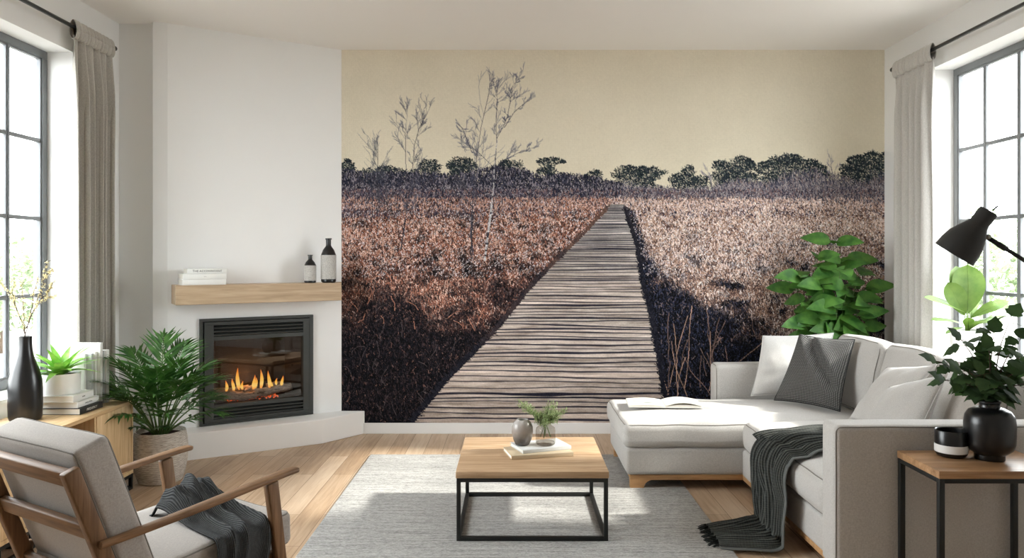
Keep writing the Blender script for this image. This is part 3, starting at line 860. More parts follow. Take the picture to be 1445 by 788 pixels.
    # the birch: pale mottled trunk
    P = [(684,368),(687,345),(690,320),(694,290),(697,262),(698,240),(699,220),(702,198)]
    for p, q in zip(P, P[1:]):
        m = 10
        for j in range(m):
            a_, b_ = j/m, (j+1)/m
            c_ = C(176,174,176) if r.random() < .7 else C(60,60,68)
            wd = 3.2 if p[1] > 300 else 2.2 if p[1] > 240 else 1.4
            stroke(p[0]+(q[0]-p[0])*a_, p[1]+(q[1]-p[1])*a_, p[0]+(q[0]-p[0])*b_, p[1]+(q[1]-p[1])*b_, c_*(.8+r.random()*.3), wd*k)
    # canvas texture over everything
    img = img*(1+.025*np.sin(px*2.6)[..., None]*np.sin(py*2.6)[..., None]) + rg.normal(0, 1.6, (Hh, W, 1))
    img = np.clip(img*MURAL_GAIN, 0, 255)/255
    linc = np.where(img <= .04045, img/12.92, ((img+.055)/1.055)**2.4).astype(np.float32)
    # mesh
    sc = YB/1090; PX, PZ = 725.0, 366.0
    xs = (X0-PX + (np.arange(W)+.5)/k)*sc; zs = H-((Y0-PZ)+(np.arange(Hh)+.5)/k)*sc
    xs[0] = (X0-PX)*sc; xs[-1] = XR; zs[0] = CZ; zs[-1] = .089
    V = np.zeros((Hh, W, 3), np.float32); V[..., 0] = xs[None]; V[..., 2] = zs[:, None]; V[..., 1] = 0
    me = bpy.data.meshes.new('wall_mural')
    idx = np.arange(W*Hh, dtype=np.int32).reshape(Hh, W)
    F = np.stack([idx[:-1, :-1], idx[1:, :-1], idx[1:, 1:], idx[:-1, 1:]], -1).reshape(-1, 4)
    me.vertices.add(W*Hh); me.vertices.foreach_set('co', V.ravel())
    me.loops.add(F.size); me.loops.foreach_set('vertex_index', F.ravel())
    me.polygons.add(len(F)); me.polygons.foreach_set('loop_start', np.arange(0, F.size, 4, dtype=np.int32))
    me.update(calc_edges=True)
    ca = me.color_attributes.new('print', 'FLOAT_COLOR', 'POINT')
    ca.data.foreach_set('color', np.concatenate([linc, np.ones((Hh, W, 1), np.float32)], -1).ravel())
    m = NM('printed_canvas_wallpaper', .9, (.5,.5,.5,1), 0, .12)
    vc = m.node('ShaderNodeVertexColor'); vc.layer_name = 'print'; m.col(vc.outputs[0])
    m.bump(m.noise(m.coord((1, 1, 1)), 420, 2), .12, .0006)
    o = link('wall_mural', me, m.m); o.location = (0, YB-.002, 0)
    tag(o, 'floor-to-ceiling printed wallpaper mural of a plank boardwalk crossing brown heath under a beige sky', 'mural')
    return o
MURAL_GAIN = 1.1
mural()

# ================================================================== CHIMNEY THINGS
# hearth
hp = [(-2.60, 5.412), (-2.368, 5.545), (-1.50, 6.065), (-1.237, YB-.002), (-1.43, YB-.002), (-2.55, 5.688), (-2.60, 5.668)]
bm = bmesh.new(); prism(bm, hp, 0, .19, .006)
o = frombm('hearth', bm, M['hearth']); tag(o, 'long low white plastered hearth step under the fireplace', 'hearth')
# mantel
fl = A + Nn*.26
ml = (fl + U*.012); mr = Vector((-1.371, 6.148))
pts = [tuple(A+U*.025+Nn*.001), tuple(ml), (mr.x, mr.y), (-1.432, 6.418)]
o = empty('mantel_shelf', (pts[1][0], pts[1][1], 1.12), 'pale oak beam mantel shelf fixed across the white chimney above the fireplace', 'mantel shelf', rz=math.atan2(U.y, U.x))
bm = bmesh.new(); prism(bm, pts, 1.122, 1.262, .003); b = frombm('shelf', bm, M['mantel'], o); localise(o)
# fireplace
fp = empty('fireplace', wp((s0+s1)/2, 0, fz0), 'charcoal metal framed gas fireplace with louvres, burning behind glass', 'fireplace', rz=math.atan2(U.y, U.x))
def fb(bm, sa, sb, za, zb, d0, d1, bev=.002):
    hexa(bm, [wp(sa, d1, za), wp(sb, d1, za), wp(sb, d0, za), wp(sa, d0, za)], [wp(sa, d1, zb), wp(sb, d1, zb), wp(sb, d0, zb), wp(sa, d0, zb)], bev)
# outer frame (stepped)
bm = bmesh.new(); e = .022
for a, b_, c_, d_ in ((s0, s1, fz1-e, fz1), (s0, s1, fz0, fz0+.02), (s0, s0+e, fz0+.02, fz1-e), (s1-e-.012, s1, fz0+.02, fz1-e)): fb(bm, a, b_, c_, d_, -.02, .022)
frombm('surround', bm, M['metal_fire'], fp)
bm = bmesh.new()
ga, gb, gz0, gz1 = s0+.098, s1-.085, .345, .833      # glass opening
ia, ib = s0+.032, s1-e-.014
fb(bm, ia, ib, fz1-.052, fz1-.026, -.02, .030); fb(bm, ia, ib, fz0+.022, fz0+.045, -.02, .030)
fb(bm, ia, ga, fz0+.045, fz1-.052, -.02, .030); fb(bm, gb, ib, fz0+.045, fz1-.052, -.02, .030)
fb(bm, ga, gb, gz1, gz1+.03, -.02, .030); fb(bm, ga, gb, gz0-.03, gz0, -.02, .030)
frombm('inner_frame', bm, M['metal_fire'], fp)
bm = bmesh.new(); fb(bm, s0+e*.6, s1-e*.6, fz0+.012, gz0-.02, -.05, -.02); fb(bm, s0+e*.6, s1-e*.6, gz1+.02, fz1-.012, -.05, -.02)
fb(bm, s0+e, ia, fz0+.02, fz1-e, -.03, .004)
frombm('louvre_backing', bm, M['slot'], fp)
for za, zb in ((gz1+.032, fz1-.054), (fz0+.047, gz0-.032)):
    n_ = 3; h_ = (zb-za)/n_
    for i in range(n_):
        z = za+h_*(i+.5)
        bm = bmesh.new()
        hexa(bm, [wp(ga, .024, z-.012), wp(gb+.03, .024, z-.012), wp(gb+.03, -.005, z-.004), wp(ga, -.005, z-.004)], [wp(ga, .026, z-.004), wp(gb+.03, .026, z-.004), wp(gb+.03, -.005, z+.012), wp(ga, -.005, z+.012)], .0015)
        frombm('louvre', bm, M['metal_fire'], fp)
bm = bmesh.new(); fb(bm, ga, gb, gz0, gz1, -.004, .0, 0); frombm('glass_door', bm, M['fireglass'], fp)
# firebox: open-front tapered box
bm = bmesh.new(); dp = -.24; ta = .07
q0 = [wp(ga-.01, -.02, gz0-.01), wp(gb+.01, -.02, gz0-.01), wp(gb+.01, -.02, gz1+.01), wp(ga-.01, -.02, gz1+.01)]
q1 = [wp(ga+ta, dp, gz0-.01), wp(gb-ta, dp, gz0-.01), wp(gb-ta, dp, gz1-.02), wp(ga+ta, dp, gz1-.02)]
a_ = [bm.verts.new(p) for p in q0]; b_ = [bm.verts.new(p) for p in q1]
bm.faces.new(b_)
for i in range(4): bm.faces.new((a_[i], a_[(i+1)%4], b_[(i+1)%4], b_[i]))
fbx = frombm('firebox', bm, M['firebox'], fp)
md = fbx.modifiers.new('t', 'SOLIDIFY'); md.thickness = .01; md.offset = 1
# logs
def loggy(pa, pb, r, seed):
    bm = bmesh.new(); n_ = 14; random.seed(seed)
    P_ = []; RR = []
    for i in range(n_+1):
        t_ = i/n_; p = Vector(pa).lerp(Vector(pb), t_); p.z += .008*math.sin(t_*5+seed)+.004*fnoise(t_*6, seed)
        P_.append(p); RR.append(r*(.8+.25*fnoise(t_*4+seed, seed)+.15*math.sin(t_*PI)))
    tube(bm, P_, RR, 14)
    for v in bm.verts: v.co += Vector((fnoise(v.co.x*40, v.co.y*40, v.co.z*40), fnoise(v.co.x*40+9, v.co.y*40, v.co.z*40), fnoise(v.co.x*40, v.co.y*40+5, v.co.z*40)))*.007
    return frombm('log', bm, M['log'], fp, smooth=True)
gl = gb-ga
loggy(wp(ga+.03, -.075, gz0+.045), wp(ga+.34, -.055, gz0+.04), .036, 1)
loggy(wp(ga+.02, -.15, gz0+.075), wp(ga+.30, -.12, gz0+.085), .026, 2)
loggy(wp(ga+.30, -.09, gz0+.05), wp(gb-.06, -.10, gz0+.06), .036, 3)
loggy(wp(ga+.24, -.06, gz0+.075), wp(ga+.36, -.16, gz0+.08), .022, 4)
loggy(wp(ga+.44, -.14, gz0+.09), wp(gb-.12, -.12, gz0+.085), .024, 5)
bm = bmesh.new()
for i in range(70):
    p = Vector(wp(ga+.12+random.random()*(gl-.28), -.03-random.random()*.16, gz0+.004)); r_ = .003+random.random()*.004
    bmesh.ops.create_icosphere(bm, subdivisions=1, radius=r_, matrix=Matrix.Translation(p))
em = frombm('embers', bm, M['ember'], fp); em['kind'] = 'stuff'
# flames
fl_ = [(.115,.085),(.16,.10),(.205,.175),(.235,.07),(.315,.115),(.335,.09),(.375,.15),(.425,.14),(.452,.06),(.495,.07),(.53,.09)]
for i, (ds, hh) in enumerate(fl_):
    bm = bmesh.new(); base = Vector(wp(ga+ds*gl/.66, -.10+.02*math.sin(i*2), gz0+.075)); n_ = 10; P_ = []; RR = []
    for j in range(n_+1):
        t_ = j/n_; P_.append(base+Vector((U.x, U.y, 0))*(.006*math.sin(t_*4+i))+Vector((0, 0, hh*t_))); RR.append(max(.0008, (.010+hh*.045)*math.sin(PI*min(1, .12+t_*.88))**.8*(1-t_*.45)))
    tube(bm, P_, RR, 10); frombm('flame', bm, M['flame'], fp, smooth=True)
localise(fp)
ld = bpy.data.lights.new('fire_glow', 'POINT'); ld.energy = 1.6; ld.color = (1, .42, .12); ld.shadow_soft_size = .06
lo = bpy.data.objects.new('fire_glow', ld); COL.objects.link(lo); lo.location = wp((ga+gb)/2-.08, -.12, gz0+.17)

# mantel books (lying) : local x along mantel, spine faces the room
def book(name, L, D, T, cover, label, cat='book', group=None, text=None, spine='front', inkmat=None, tsize=.6, ribs=0, shear=0, squeeze=1):
    """lying book: x length L, y depth D, spine on -y side; origin at base centre"""
    root = empty(name, (0, 0, 0), label, cat, group)
    c = .0028
    bm = bmesh.new()
    abox(bm, -L/2, L/2, -D/2, D/2, 0, c, .0008); abox(bm, -L/2, L/2, -D/2, D/2, T-c, T, .0008); abox(bm, -L/2, L/2, -D/2, -D/2+c*1.3, 0, T, .0012)
    autosmooth(frombm('cover', bm, cover, root), 50)
    boxobj('pages', (-L/2+.004, L/2-.004, -D/2+c, D/2-.004, c, T-c), M['paper'], root)
    if text: textobj('spine_title', text, T*tsize, inkmat or M['ink'], root, (0, -D/2-.0005, T/2), (R(90), 0, 0), .0003, squeeze, shear)
    return root
def place(o, loc, rz=0, rx=0, ry=0): o.location = loc; o.rotation_euler = (rx, ry, rz); return o
ua = math.atan2(U.y, U.x)
def mp(s, d): p = A+U*s+Nn*d; return p
zM = 1.2625
grp = 'white books stacked on the mantel'
b = book('book', .30, .20, .041, M['cover_white'], 'white book at the bottom of the stack on the mantel shelf', group=grp)
p = mp(.212, .135); place(b, (p.x, p.y, zM), ua)
b = book('book', .30, .20, .040, M['cover_white'], 'white book in the middle of the stack on the mantel shelf', group=grp, text='o o', tsize=.3)
p = mp(.214, .133); place(b, (p.x, p.y, zM+.0415), ua+R(.5))
b = book('book', .275, .16, .036, M['cover_white'], 'white book with dark capital letters on its spine, topmost on the mantel shelf', group=grp, text='THE ACCOUNTANT', tsize=.62, squeeze=1.0)
p = mp(.235, .135); place(b, (p.x, p.y, zM+.082), ua)
# bottles
def bottle(label, s, d, h, r, name='ceramic_bottle'):
    p = mp(s, d); root = empty(name, (p.x, p.y, zM), label, 'bottle', 'black bottles with speckled bands on the mantel')
    b0, b1 = h*.08, h*.62
    lathe('bottle_body', [(0, 0), (r*.82, 0), (r*.98, h*.03), (r*.98, b1), (r*.95, b1+.02*h), (r*.72, b1+.12*h), (r*.42, b1+.19*h), (r*.33, b1+.22*h), (r*.33, h*.965), (r*.42, h*.97), (r*.42, h), (r*.25, h), (r*.25, h*.9), (0, h*.9)], M['black_gloss'], root)
    lathe('stone_band', [(r*.97, b0), (r*1.015, b0), (r*1.015, b1), (r*.97, b1)], M['speck'], root)
bottle('smaller black bottle with a speckled grey band standing on the mantel shelf', 1.02, .15, .222, .047)
bottle('taller black bottle with a speckled grey band at the right end of the mantel', 1.165, .165, .355, .060)

# ================================================================== CURTAINS
ROD_Z = 2.945
def curtain(name, xp, ya, yb, zt, zb, mat, label, seed, nf=7, amp=.035, side=1, flare=.0):
    root = empty(name, (xp, (ya+yb)/2, zb), label, 'curtain')
    nu, nv = 180, 60; P_ = np.zeros((nu, nv, 3))
    for i in range(nu):
        u = i/(nu-1)
        for j in range(nv):
            v = j/(nv-1)    # 0 top .. 1 bottom
            z = zt+(zb-zt)*v
            ph = u*nf*2*PI + .9*fnoise(u*4+seed, seed*1.7)*2 + .25*fnoise(u*3, v*2+seed)*2
            am = amp*(.35+.65*min(1, v*9))*(.8+.7*fnoise(u*5+seed, 4.4))
            x = xp + am*math.sin(ph)*abs(math.sin(ph))**.3 + .25*am*math.sin(2*ph+1)
            y = ya+(yb-ya)*u + .018*math.sin(ph*1.0+1.4)*min(1, v*6) + flare*(u-.5)*min(1, v*3)
            P_[i, j] = (x, y, z)
    g = gridmesh('curtain_panel', P_, mat, root, thick=.004)
    # gathered header
    nu, nv = 240, 20; P2 = np.zeros((nu, nv, 3)); 
    for i in range(nu):
        u = i/(nu-1)
        for j in range(nv):
            v = j/(nv-1); a = v*2*PI
            # sleeve wrapped round the rod, pinched where the pleats are stitched
            pin = abs(math.sin(u*nf*2*PI+.4+fnoise(u*6, seed)))**.6; rr = .019+.017*pin*(.55-.45*math.sin(a))
            hz = .058+.006*pin
            P2[i, j] = (xp+rr*math.cos(a), ya+(yb-ya)*u+.006*math.sin(u*nf*2*PI), ROD_Z-.014+hz*math.sin(a))
    gridmesh('curtain_header', P2, mat, root, thick=.003)
    localise(root)
curtain('curtain', -2.83, 4.96, 5.44, ROD_Z-.055, .02, M['curtain_l'], 'grey linen curtain gathered on the rod beside the left window', 3.1, 5.5, .048, flare=-.03)
curtain('curtain', 2.985, 5.50, 6.05, ROD_Z-.055, .02, M['curtain'], 'pale linen curtain gathered on the rod beside the right window', 8.3, 5.5, .050)
def rod(xp, y0, y1, label, sgn):
    root = empty('curtain_rod', (xp, y1, ROD_Z), label, 'curtain rod')
    tubeobj('pole', [(xp, y0, ROD_Z), (xp, y1, ROD_Z)], .0125, M['rod'], root, 16)
    tubeobj('finial', [(xp, y1, ROD_Z), (xp, y1+.012, ROD_Z), (xp, y1+.03, ROD_Z)], [.017, .018, .016], M['black'], root, 16)
    for y in (y1-.05, 3.4):
        wx = XL if sgn < 0 else XR
        tubeobj('bracket', [(wx, y, ROD_Z-.03), (xp-.0*sgn, y, ROD_Z-.014)], .006, M['rod'], root, 8)
    localise(root)
rod(-2.83, 1.9, 5.455, 'dark grey curtain rod above the left window', -1)
rod(2.985, 2.9, 6.07, 'dark grey curtain rod above the right window', 1)
# ================================================================== RUG + COFFEE TABLE
bm = bmesh.new(); abox(bm, -1.055, 1.083, 3.3, 5.69, 0.0005, .012, .004)
tag(frombm('rug', bm, M['rug']), 'large grey woven rug lying under the coffee table', 'rug')
RT = .0125
ct = empty('coffee_table', (.095, 4.31, RT), 'square oak-topped coffee table on a black metal frame', 'coffee table')
tx0, tx1, ty0, ty1, tz = -.296, .485, 3.932, 4.70, .367
boxobj('tabletop', (tx0, tx1, ty0, ty1, tz-.034, tz), M['oak_x'], ct, .002)
L = .021; i = .004
for z0, z1, nm in ((tz-.034-L, tz-.0345, 'upper_rail'), (RT, RT+L, 'lower_rail')):
    boxobj(nm, (tx0+i+L, tx1-i-L, ty0+i, ty0+i+L, z0, z1), M['black'], ct, .001)
    boxobj(nm, (tx0+i+L, tx1-i-L, ty1-i-L, ty1-i, z0, z1), M['black'], ct, .001)
    boxobj(nm, (tx0+i, tx0+i+L, ty0+i+L, ty1-i-L, z0, z1), M['black'], ct, .001)
    boxobj(nm, (tx1-i-L, tx1-i, ty0+i+L, ty1-i-L, z0, z1), M['black'], ct, .001)
for x in (tx0+i, tx1-i-L):
    for y in (ty0+i, ty1-i-L): boxobj('leg', (x, x+L, y, y+L, RT, tz-.0345), M['black'], ct, .001)
localise(ct)
# books on the coffee table
g_ = 'books on the coffee table'
b = book('book', .35, .21, .021, M['cover_tan'], 'tan-covered book at the bottom of the pair on the coffee table', group=g_)
place(b, (.134, 4.304, tz+.0005), R(13))
b = book('book', .29, .20, .019, M['cover_grey'], 'pale grey-covered book on top of the tan one on the coffee table', group=g_)
place(b, (.150, 4.352, tz+.022), R(21))
zB = tz+.022+.0195
o = empty('round_vase', (.048, 4.33, zB), 'small rounded smoky grey ombre vase without flowers on the coffee table books', 'vase')
lathe('vase_body', [(0, 0), (.028, 0), (.036, .004), (.048, .03), (.054, .062), (.053, .09), (.044, .112), (.033, .121), (.0305, .126), (.0275, .126), (.0275, .118), (.038, .108), (.047, .085), (.047, .06), (.03, .012), (0, .01)], M['ombre'], o)
for v_ in o.children[0].data.vertices: v_.co = (v_.co.x*1.1, v_.co.y*1.1, v_.co.z*1.14)
gv = empty('glass_vase', (.178, 4.33, zB), 'clear smoky glass vase holding green sprigs on the coffee table books', 'vase')
lathe('vase_body', [(0, .001), (.044, .001), (.052, .006), (.056, .016), (.056, .080), (.052, .096), (.034, .110), (.026, .116), (.025, .128), (.030, .134)], M['vaseglass'], gv)
lathe('vase_base', [(0, .003), (.047, .003), (.053, .012), (.050, .020), (.03, .024), (0, .024)], M['water'], gv)
def sprigs(root, base, n, spread, hgt, seed):
    random.seed(seed); sm = bmesh.new(); lf = bmesh.new()
    for k in range(n):
        a = k*2.4+random.random(); t = Vector((math.cos(a)*spread*(.35+random.random()*.65), math.sin(a)*spread*.55*(.3+random.random()), hgt*(.62+random.random()*.38)))
        b0 = Vector(base)+Vector((-math.cos(a)*.03, -math.sin(a)*.03, .02))
        pts = spline([b0, Vector(base)+Vector((math.cos(a)*.012, math.sin(a)*.012, .125)), Vector(base)+Vector((t.x*.45, t.y*.45, t.z*.7)), Vector(base)+t], 6)
        tube(sm, pts, [.0014]*len(pts), 5)
        for j in range(8, len(pts)):
            for q in range(4):
                d = Vector((random.gauss(0, 1), random.gauss(0, 1), random.gauss(.4, .6))).normalized(); l = .016+random.random()*.022; e = pts[j]+d*l
                tube(sm, [pts[j], e], [.0007, .0005], 4)
                for w in range(6):
                    dd = Vector((random.gauss(0, 1), random.gauss(0, 1), random.gauss(.2, .7))).normalized(); pp = pts[j].lerp(e, .35+.65*random.random())
                    leafgeo(lf, pp, dd, (0, 0, 1), .010+random.random()*.008, .005, 'ovate', .2, .1, 3)
    frombm('stems', sm, M['stem'], root, smooth=True); frombm('foliage', lf, M['sprig'], root)
o = empty('green_sprigs', (.178, 4.33, zB+.005), 'feathery green sprigs standing in the glass vase on the coffee table', 'sprigs')
sprigs(o, (0, 0, .02), 10, .17, .215, 4)

# ================================================================== SOFA
sf = empty('sectional_sofa', (2.0, 4.6, 0), 'large light grey linen corner sofa with a chaise and an oak plinth', 'sofa')
LN = M['linen']
# plinth (with bracket feet)
def sofa():
    P = .094
    # bases
    cushion('base', (1.53, 5.265, (P+.262)/2), (.82, .42, (.262-P)/2), .02, LN, sf, (.002, .002, 0), .002, 12, seed=1)
    cushion('base', (2.05, 4.17, (P+.262)/2), (.625, .655, (.262-P)/2), .02, LN, sf, (.002, .002, 0), .002, 12, seed=2)
    # seat cushions
    cushion('chaise_cushion', (1.53, 5.265, .342), (.845, .43, .078), .045, LN, sf, (.012, .008, .030), .006, 20, piping=[(2, 1)], seed=4)
    cushion('seat_cushion', (1.895, 4.485, .352), (.475, .325, .092), .05, LN, sf, (.030, .004, .026), .006, 14, piping=[(0, -1)], seed=5)
    cushion('seat_cushion', (1.895, 3.835, .352), (.475, .318, .092), .05, LN, sf, (.034, .004, .024), .006, 14, piping=[(0, -1)], seed=6)
    # back frame along the right wall, far arm, near arm
    cushion('back_frame', (2.79, 4.60, .44), (.13, 1.26, .345), .035, LN, sf, (.003, .003, 0), .002, 14, seed=7)
    cushion('arm', (2.08, 5.785, .382), (.59, .085, .290), .035, LN, sf, (.004, .006, .004), .003, 14, piping=[(0, -1)], seed=8)
    cushion('arm', (2.16, 3.431, .41), (.765, .077, .316), .026, LN, sf, (.002, .002, .002), .002, 18, piping=[(1, -1)], seed=9)
    # back cushions, leaning
    for y, hy, hz, top in ((5.335, .335, .245, .9), (4.685, .315, .245, .9), (4.04, .33, .235, .88)):
        rot = Matrix.Rotation(R(13), 3, 'Y')
        cushion('back_cushion', (2.425 if y > 5 else 2.455, y, .655), (.105, hy, hz), .055, LN, sf, (.045, .006, .016), .008, 14, piping=[(0, -1)], rot=rot, seed=y*3)
    # oak plinth
    zf = P-.0005
    def rail(x0, x1, y0, y1, nm='plinth'): boxobj(nm, (x0, x1, y0, y1, .060, zf), M['plinth'], sf, .003)
    rail(.735, 1.44, 4.855, 4.90); rail(.735, .775, 4.90, 5.66); rail(.775, 2.6, 5.62, 5.66)
    rail(1.44, 1.48, 3.45, 4.90); rail(1.48, 2.9, 3.36, 3.40); rail(2.86, 2.9, 3.40, 5.6)
    def foot(x, y, sx, sy, zb):
        # bracket foot: curved in below the rail
        bm = bmesh.new(); w = .11; d = .045; n_ = 8
        prof = [(0, zb), (0, .093), (w+.05, .093), (w+.05, .066)] + [(w+.05-.075*math.sin(t/n_*PI/2)-.0*t, .066-(.066-zb)*(1-math.cos(t/n_*PI/2))) for t in range(1, n_+1)]
        f = [bm.verts.new((x+sx*px_, y, pz)) for px_, pz in prof]; g = [bm.verts.new((x+sx*px_, y+sy*d, pz)) for px_, pz in prof]
        bm.faces.new(f); bm.faces.new(g[::-1])
        for k in range(len(f)): bm.faces.new((f[k], g[k], g[(k+1)%len(f)], f[(k+1)%len(f)]))
        autosmooth(frombm('foot', bm, M['plinth'], sf), 40)
    foot(.732, 4.852, 1, 1, .0125); foot(.732, 5.664, 1, -1, .0125)
    for x, y, a, b_ in ((1.437, 3.357, 1, 1), (2.903, 3.357, -1, 1), (2.903, 5.63, -1, -1)): foot(x, y, a, b_, .0005)
    localise(sf)
sofa()

# ================================================================== PILLOWS
g_ = 'scatter pillows on the corner sofa'
pillow('pillow', [(1.70, 5.54, .468), (2.24, 5.56, .468), (2.36, 5.70, .905), (1.835, 5.69, .885)], .13, M['linen_white'], 'plain off-white pillow leaning on the far arm behind the knitted one', g_, seed=2)
pillow('pillow', [(1.825, 5.42, .460), (2.13, 5.04, .455), (2.315, 5.24, .905), (2.035, 5.50, .915)], .15, M['knit'], 'dark grey waffle-knit pillow in the far corner of the sofa', g_, seed=5, pinch=(.22, .98, .86, .30, .030), inset=.06)
pillow('pillow', [(2.06, 4.74, .475), (2.02, 4.26, .475), (2.31, 4.22, .875), (2.25, 4.66, .80)], .12, M['linen'], 'light grey pillow behind the frontmost pointed one near the front arm', g_, seed=9)
pillow('pillow', [(1.90, 4.22, .475), (1.88, 3.70, .475), (2.16, 3.84, .885), (2.04, 4.20, .755)], .15, M['linen'], 'light grey pillow with its pointed corner up, closest to the front arm', g_, seed=12)
pillow('pillow', [(2.15, 3.93, .475), (2.12, 3.58, .475), (2.26, 3.62, .865), (2.23, 3.90, .80)], .10, M['linen_dark'], 'darker grey pillow behind the black vase of leaves', g_, seed=15)

# open book on the chaise
ob = empty('open_book', (1.03, 5.32, .452), 'open book lying face up on the chaise', 'book', rz=R(-4))
def openbook():
    W_, D_ = .245, .27
    def prof(t, s): # page height over the half spread
        return .006+.020*math.sin(min(1, t*1.25)*PI*.5)**.8*(1-.75*t**1.5)
    for s in (-1, 1):
        n_ = 14; bm = bmesh.new(); top = []; bot = []
        for i in range(n_+1):
            t = i/n_; x = s*W_*t; z = prof(t, s)
            top.append((bm.verts.new((x, -D_/2, z)), bm.verts.new((x, D_/2, z)))); bot.append((bm.verts.new((x, -D_/2, .0025)), bm.verts.new((x, D_/2, .0025))))
        for i in range(n_):
            bm.faces.new((top[i][0], top[i+1][0], top[i+1][1], top[i][1])); bm.faces.new((bot[i][0], bot[i][1], bot[i+1][1], bot[i+1][0]))
            bm.faces.new((bot[i][0], bot[i+1][0], top[i+1][0], top[i][0])); bm.faces.new((bot[i][1], top[i][1], top[i+1][1], bot[i+1][1]))
        bm.faces.new((bot[n_][0], bot[n_][1], top[n_][1], top[n_][0]))
        autosmooth(frombm('page_block', bm, M['paper'], ob), 35)
    boxobj('cover', (-W_-.004, W_+.004, -D_/2-.004, D_/2+.004, 0, .0024), M['cover_white'], ob, .001)
    # printed picture on the left page
    nx = 8; P_ = np.zeros((nx, 2, 3))
    for i in range(nx):
        t = .22+.62*i/(nx-1)
        for j, y in enumerate((-D_*.30, D_*.30)): P_[i, j] = (-W_*t, y, prof(t, -1)+.0008)
    gridmesh('printed_picture', P_, M['picture'], ob, smooth=True)
    # a lifted page on the right
    P_ = np.zeros((12, 2, 3))
    for i in range(12):
        t = i/11
        for j, y in enumerate((-D_/2, D_/2)): P_[i, j] = (W_*t*.97, y, prof(t, 1)+.002+.012*math.sin(t*PI)*(.6 if j else 1))
    gridmesh('loose_page', P_, M['paper'], ob, smooth=True)
m = NM('faded_printed_picture', .7, rgb(180, 184, 176)); f = m.noise(m.coord(), 26, 4); m.col(m.ramp(f, [(.3, rgb(150, 158, 150)), (.55, rgb(196, 198, 190)), (.7, rgb(216, 214, 206))])); M['picture'] = m.m
openbook()

# ================================================================== THROW ON SOFA
def ribbon(name, path, halfw, wdir, mat, amp, nfold, parent=None, seed=0, thick=.008, nv=90, lift=None, uv=(1, 1), endflare=0):
    """cloth along a path; wdir(i) gives width direction; folds displace along the surface normal"""
    pts = spline(path, 10); nu = len(pts); P_ = np.zeros((nu, nv, 3))
    for i, p in enumerate(pts):
        d = (pts[min(i+1, nu-1)]-pts[max(i-1, 0)]).normalized(); u = i/(nu-1)
        w = wdir(u).normalized(); nrm = d.cross(w).normalized()
        if nrm.z < -.2 or (abs(nrm.z) <= .2 and nrm.x > 0): nrm = -nrm
        hw = halfw(u)
        for j in range(nv):
            v = j/(nv-1)*2-1
            ph = v*nfold*PI+seed+.8*fnoise(u*2.5, v*1.5+seed)*3
            f = (1-abs(math.sin(ph*.5)))**.7 if True else 0
            a = amp(u)
            h = a*(f*1.0+.35*fnoise(u*6+seed, v*5)) * (1-.35*abs(v)**4)
            P_[i, j] = tuple(p + w*hw*v*(1+.03*fnoise(u*5, seed)) + nrm*(h+.010))
    return P_
def throw_sofa():
    root = empty('throw_blanket', (1.36, 4.1, 0), 'charcoal ribbed throw draped over the sofa seat and trailing on the floor', 'throw blanket')
    path = [(1.86, 4.27, .475), (1.76, 4.215, .478), (1.60, 4.13, .476), (1.46, 4.09, .468), (1.385, 4.07, .43), (1.355, 4.06, .36), (1.362, 4.05, .25), (1.362, 4.05, .14), (1.352, 4.03, .05), (1.315, 4.00, .016), (1.22, 3.99, .010), (1.10, 3.99, .008), (1.03, 4.0, .006)]
    def wd(u): return Vector((-.12 if u < .25 else 0, 1, 0)) if u > .3 else Vector((-.42, 1, 0))
    hw = lambda u: .155+.075*min(1, u/.5) if u < .5 else .23-.03*math.sin((u-.5)*2*PI)-(.09*max(0, (u-.8)/.2))
    am = lambda u: .030+.028*min(1, u/.4) if u < .75 else .058-.036*(u-.75)/.25
    P_ = ribbon('throw', path, hw, wd, None, am, 5.5, seed=1.3)
    # never sink below the floor
    P_[..., 2] = np.maximum(P_[..., 2], .007)
    gridmesh('cloth', P_, M['throw'], root, uvscale=(1.0, 1.3), thick=.006)
    # the smooth turned edge band on the near side
    n_ = P_.shape[0]; E = np.zeros((n_, 4, 3))
    for i in range(n_):
        e = P_[i, 0].copy(); u = i/(n_-1)
        for j in range(4):
            q = e.copy(); q[1] -= .004+.010*j
            q[0] -= .004 if u > .35 else 0
            E[i, j] = q
    E[..., 2] = np.maximum(E[..., 2], .006)
    gridmesh('edge_band', E, M['throw_edge'], root, thick=.005)
    # fringe-like frayed end
    bm = bmesh.new(); random.seed(3)
    for k in range(46):
        j = int(k/45*(P_.shape[1]-1)); p = Vector(P_[-1, j]); q = p+Vector((-.03-.035*random.random(), random.gauss(0, .012), 0)); q.z = .006+random.random()*.006
        tube(bm, [p, (p+q)/2+Vector((0, 0, .004)), q], [.0035, .003, .002], 5)
    frombm('fringe', bm, M['throw'], root, smooth=True)
    localise(root)
M['throw_edge'] = plain('grey_felt_edge', (98, 100, 98), .95, 0, .1)
throw_sofa()

# ================================================================== SIDE TABLE (right)
st = empty('side_table', (1.91, 3.17, 0), 'small oak-topped side table on thin black legs in front of the sofa arm', 'side table')
sx0, sx1, sy0, sy1, sz = 1.655, 2.165, 3.005, 3.335, .624
boxobj('tabletop', (sx0, sx1, sy0, sy1, sz-.030, sz), M['sidewood'], st, .0015)
L = .022; i = .002
for x in (sx0+i, sx1-i-L):
    for y in (sy0+i, sy1-i-L): boxobj('leg', (x, x+L, y, y+L, 0, sz-.0305), M['black'], st, .001)
for (a, b_, c_, d_) in ((sx0+i+L, sx1-i-L, sy0+i, sy0+i+L), (sx0+i+L, sx1-i-L, sy1-i-L, sy1-i), (sx0+i, sx0+i+L, sy0+i+L, sy1-i-L), (sx1-i-L, sx1-i, sy0+i+L, sy1-i-L)):
    boxobj('rail', (a, b_, c_, d_, sz-.0305-.018, sz-.0305), M['black'], st, .001)
localise(st)
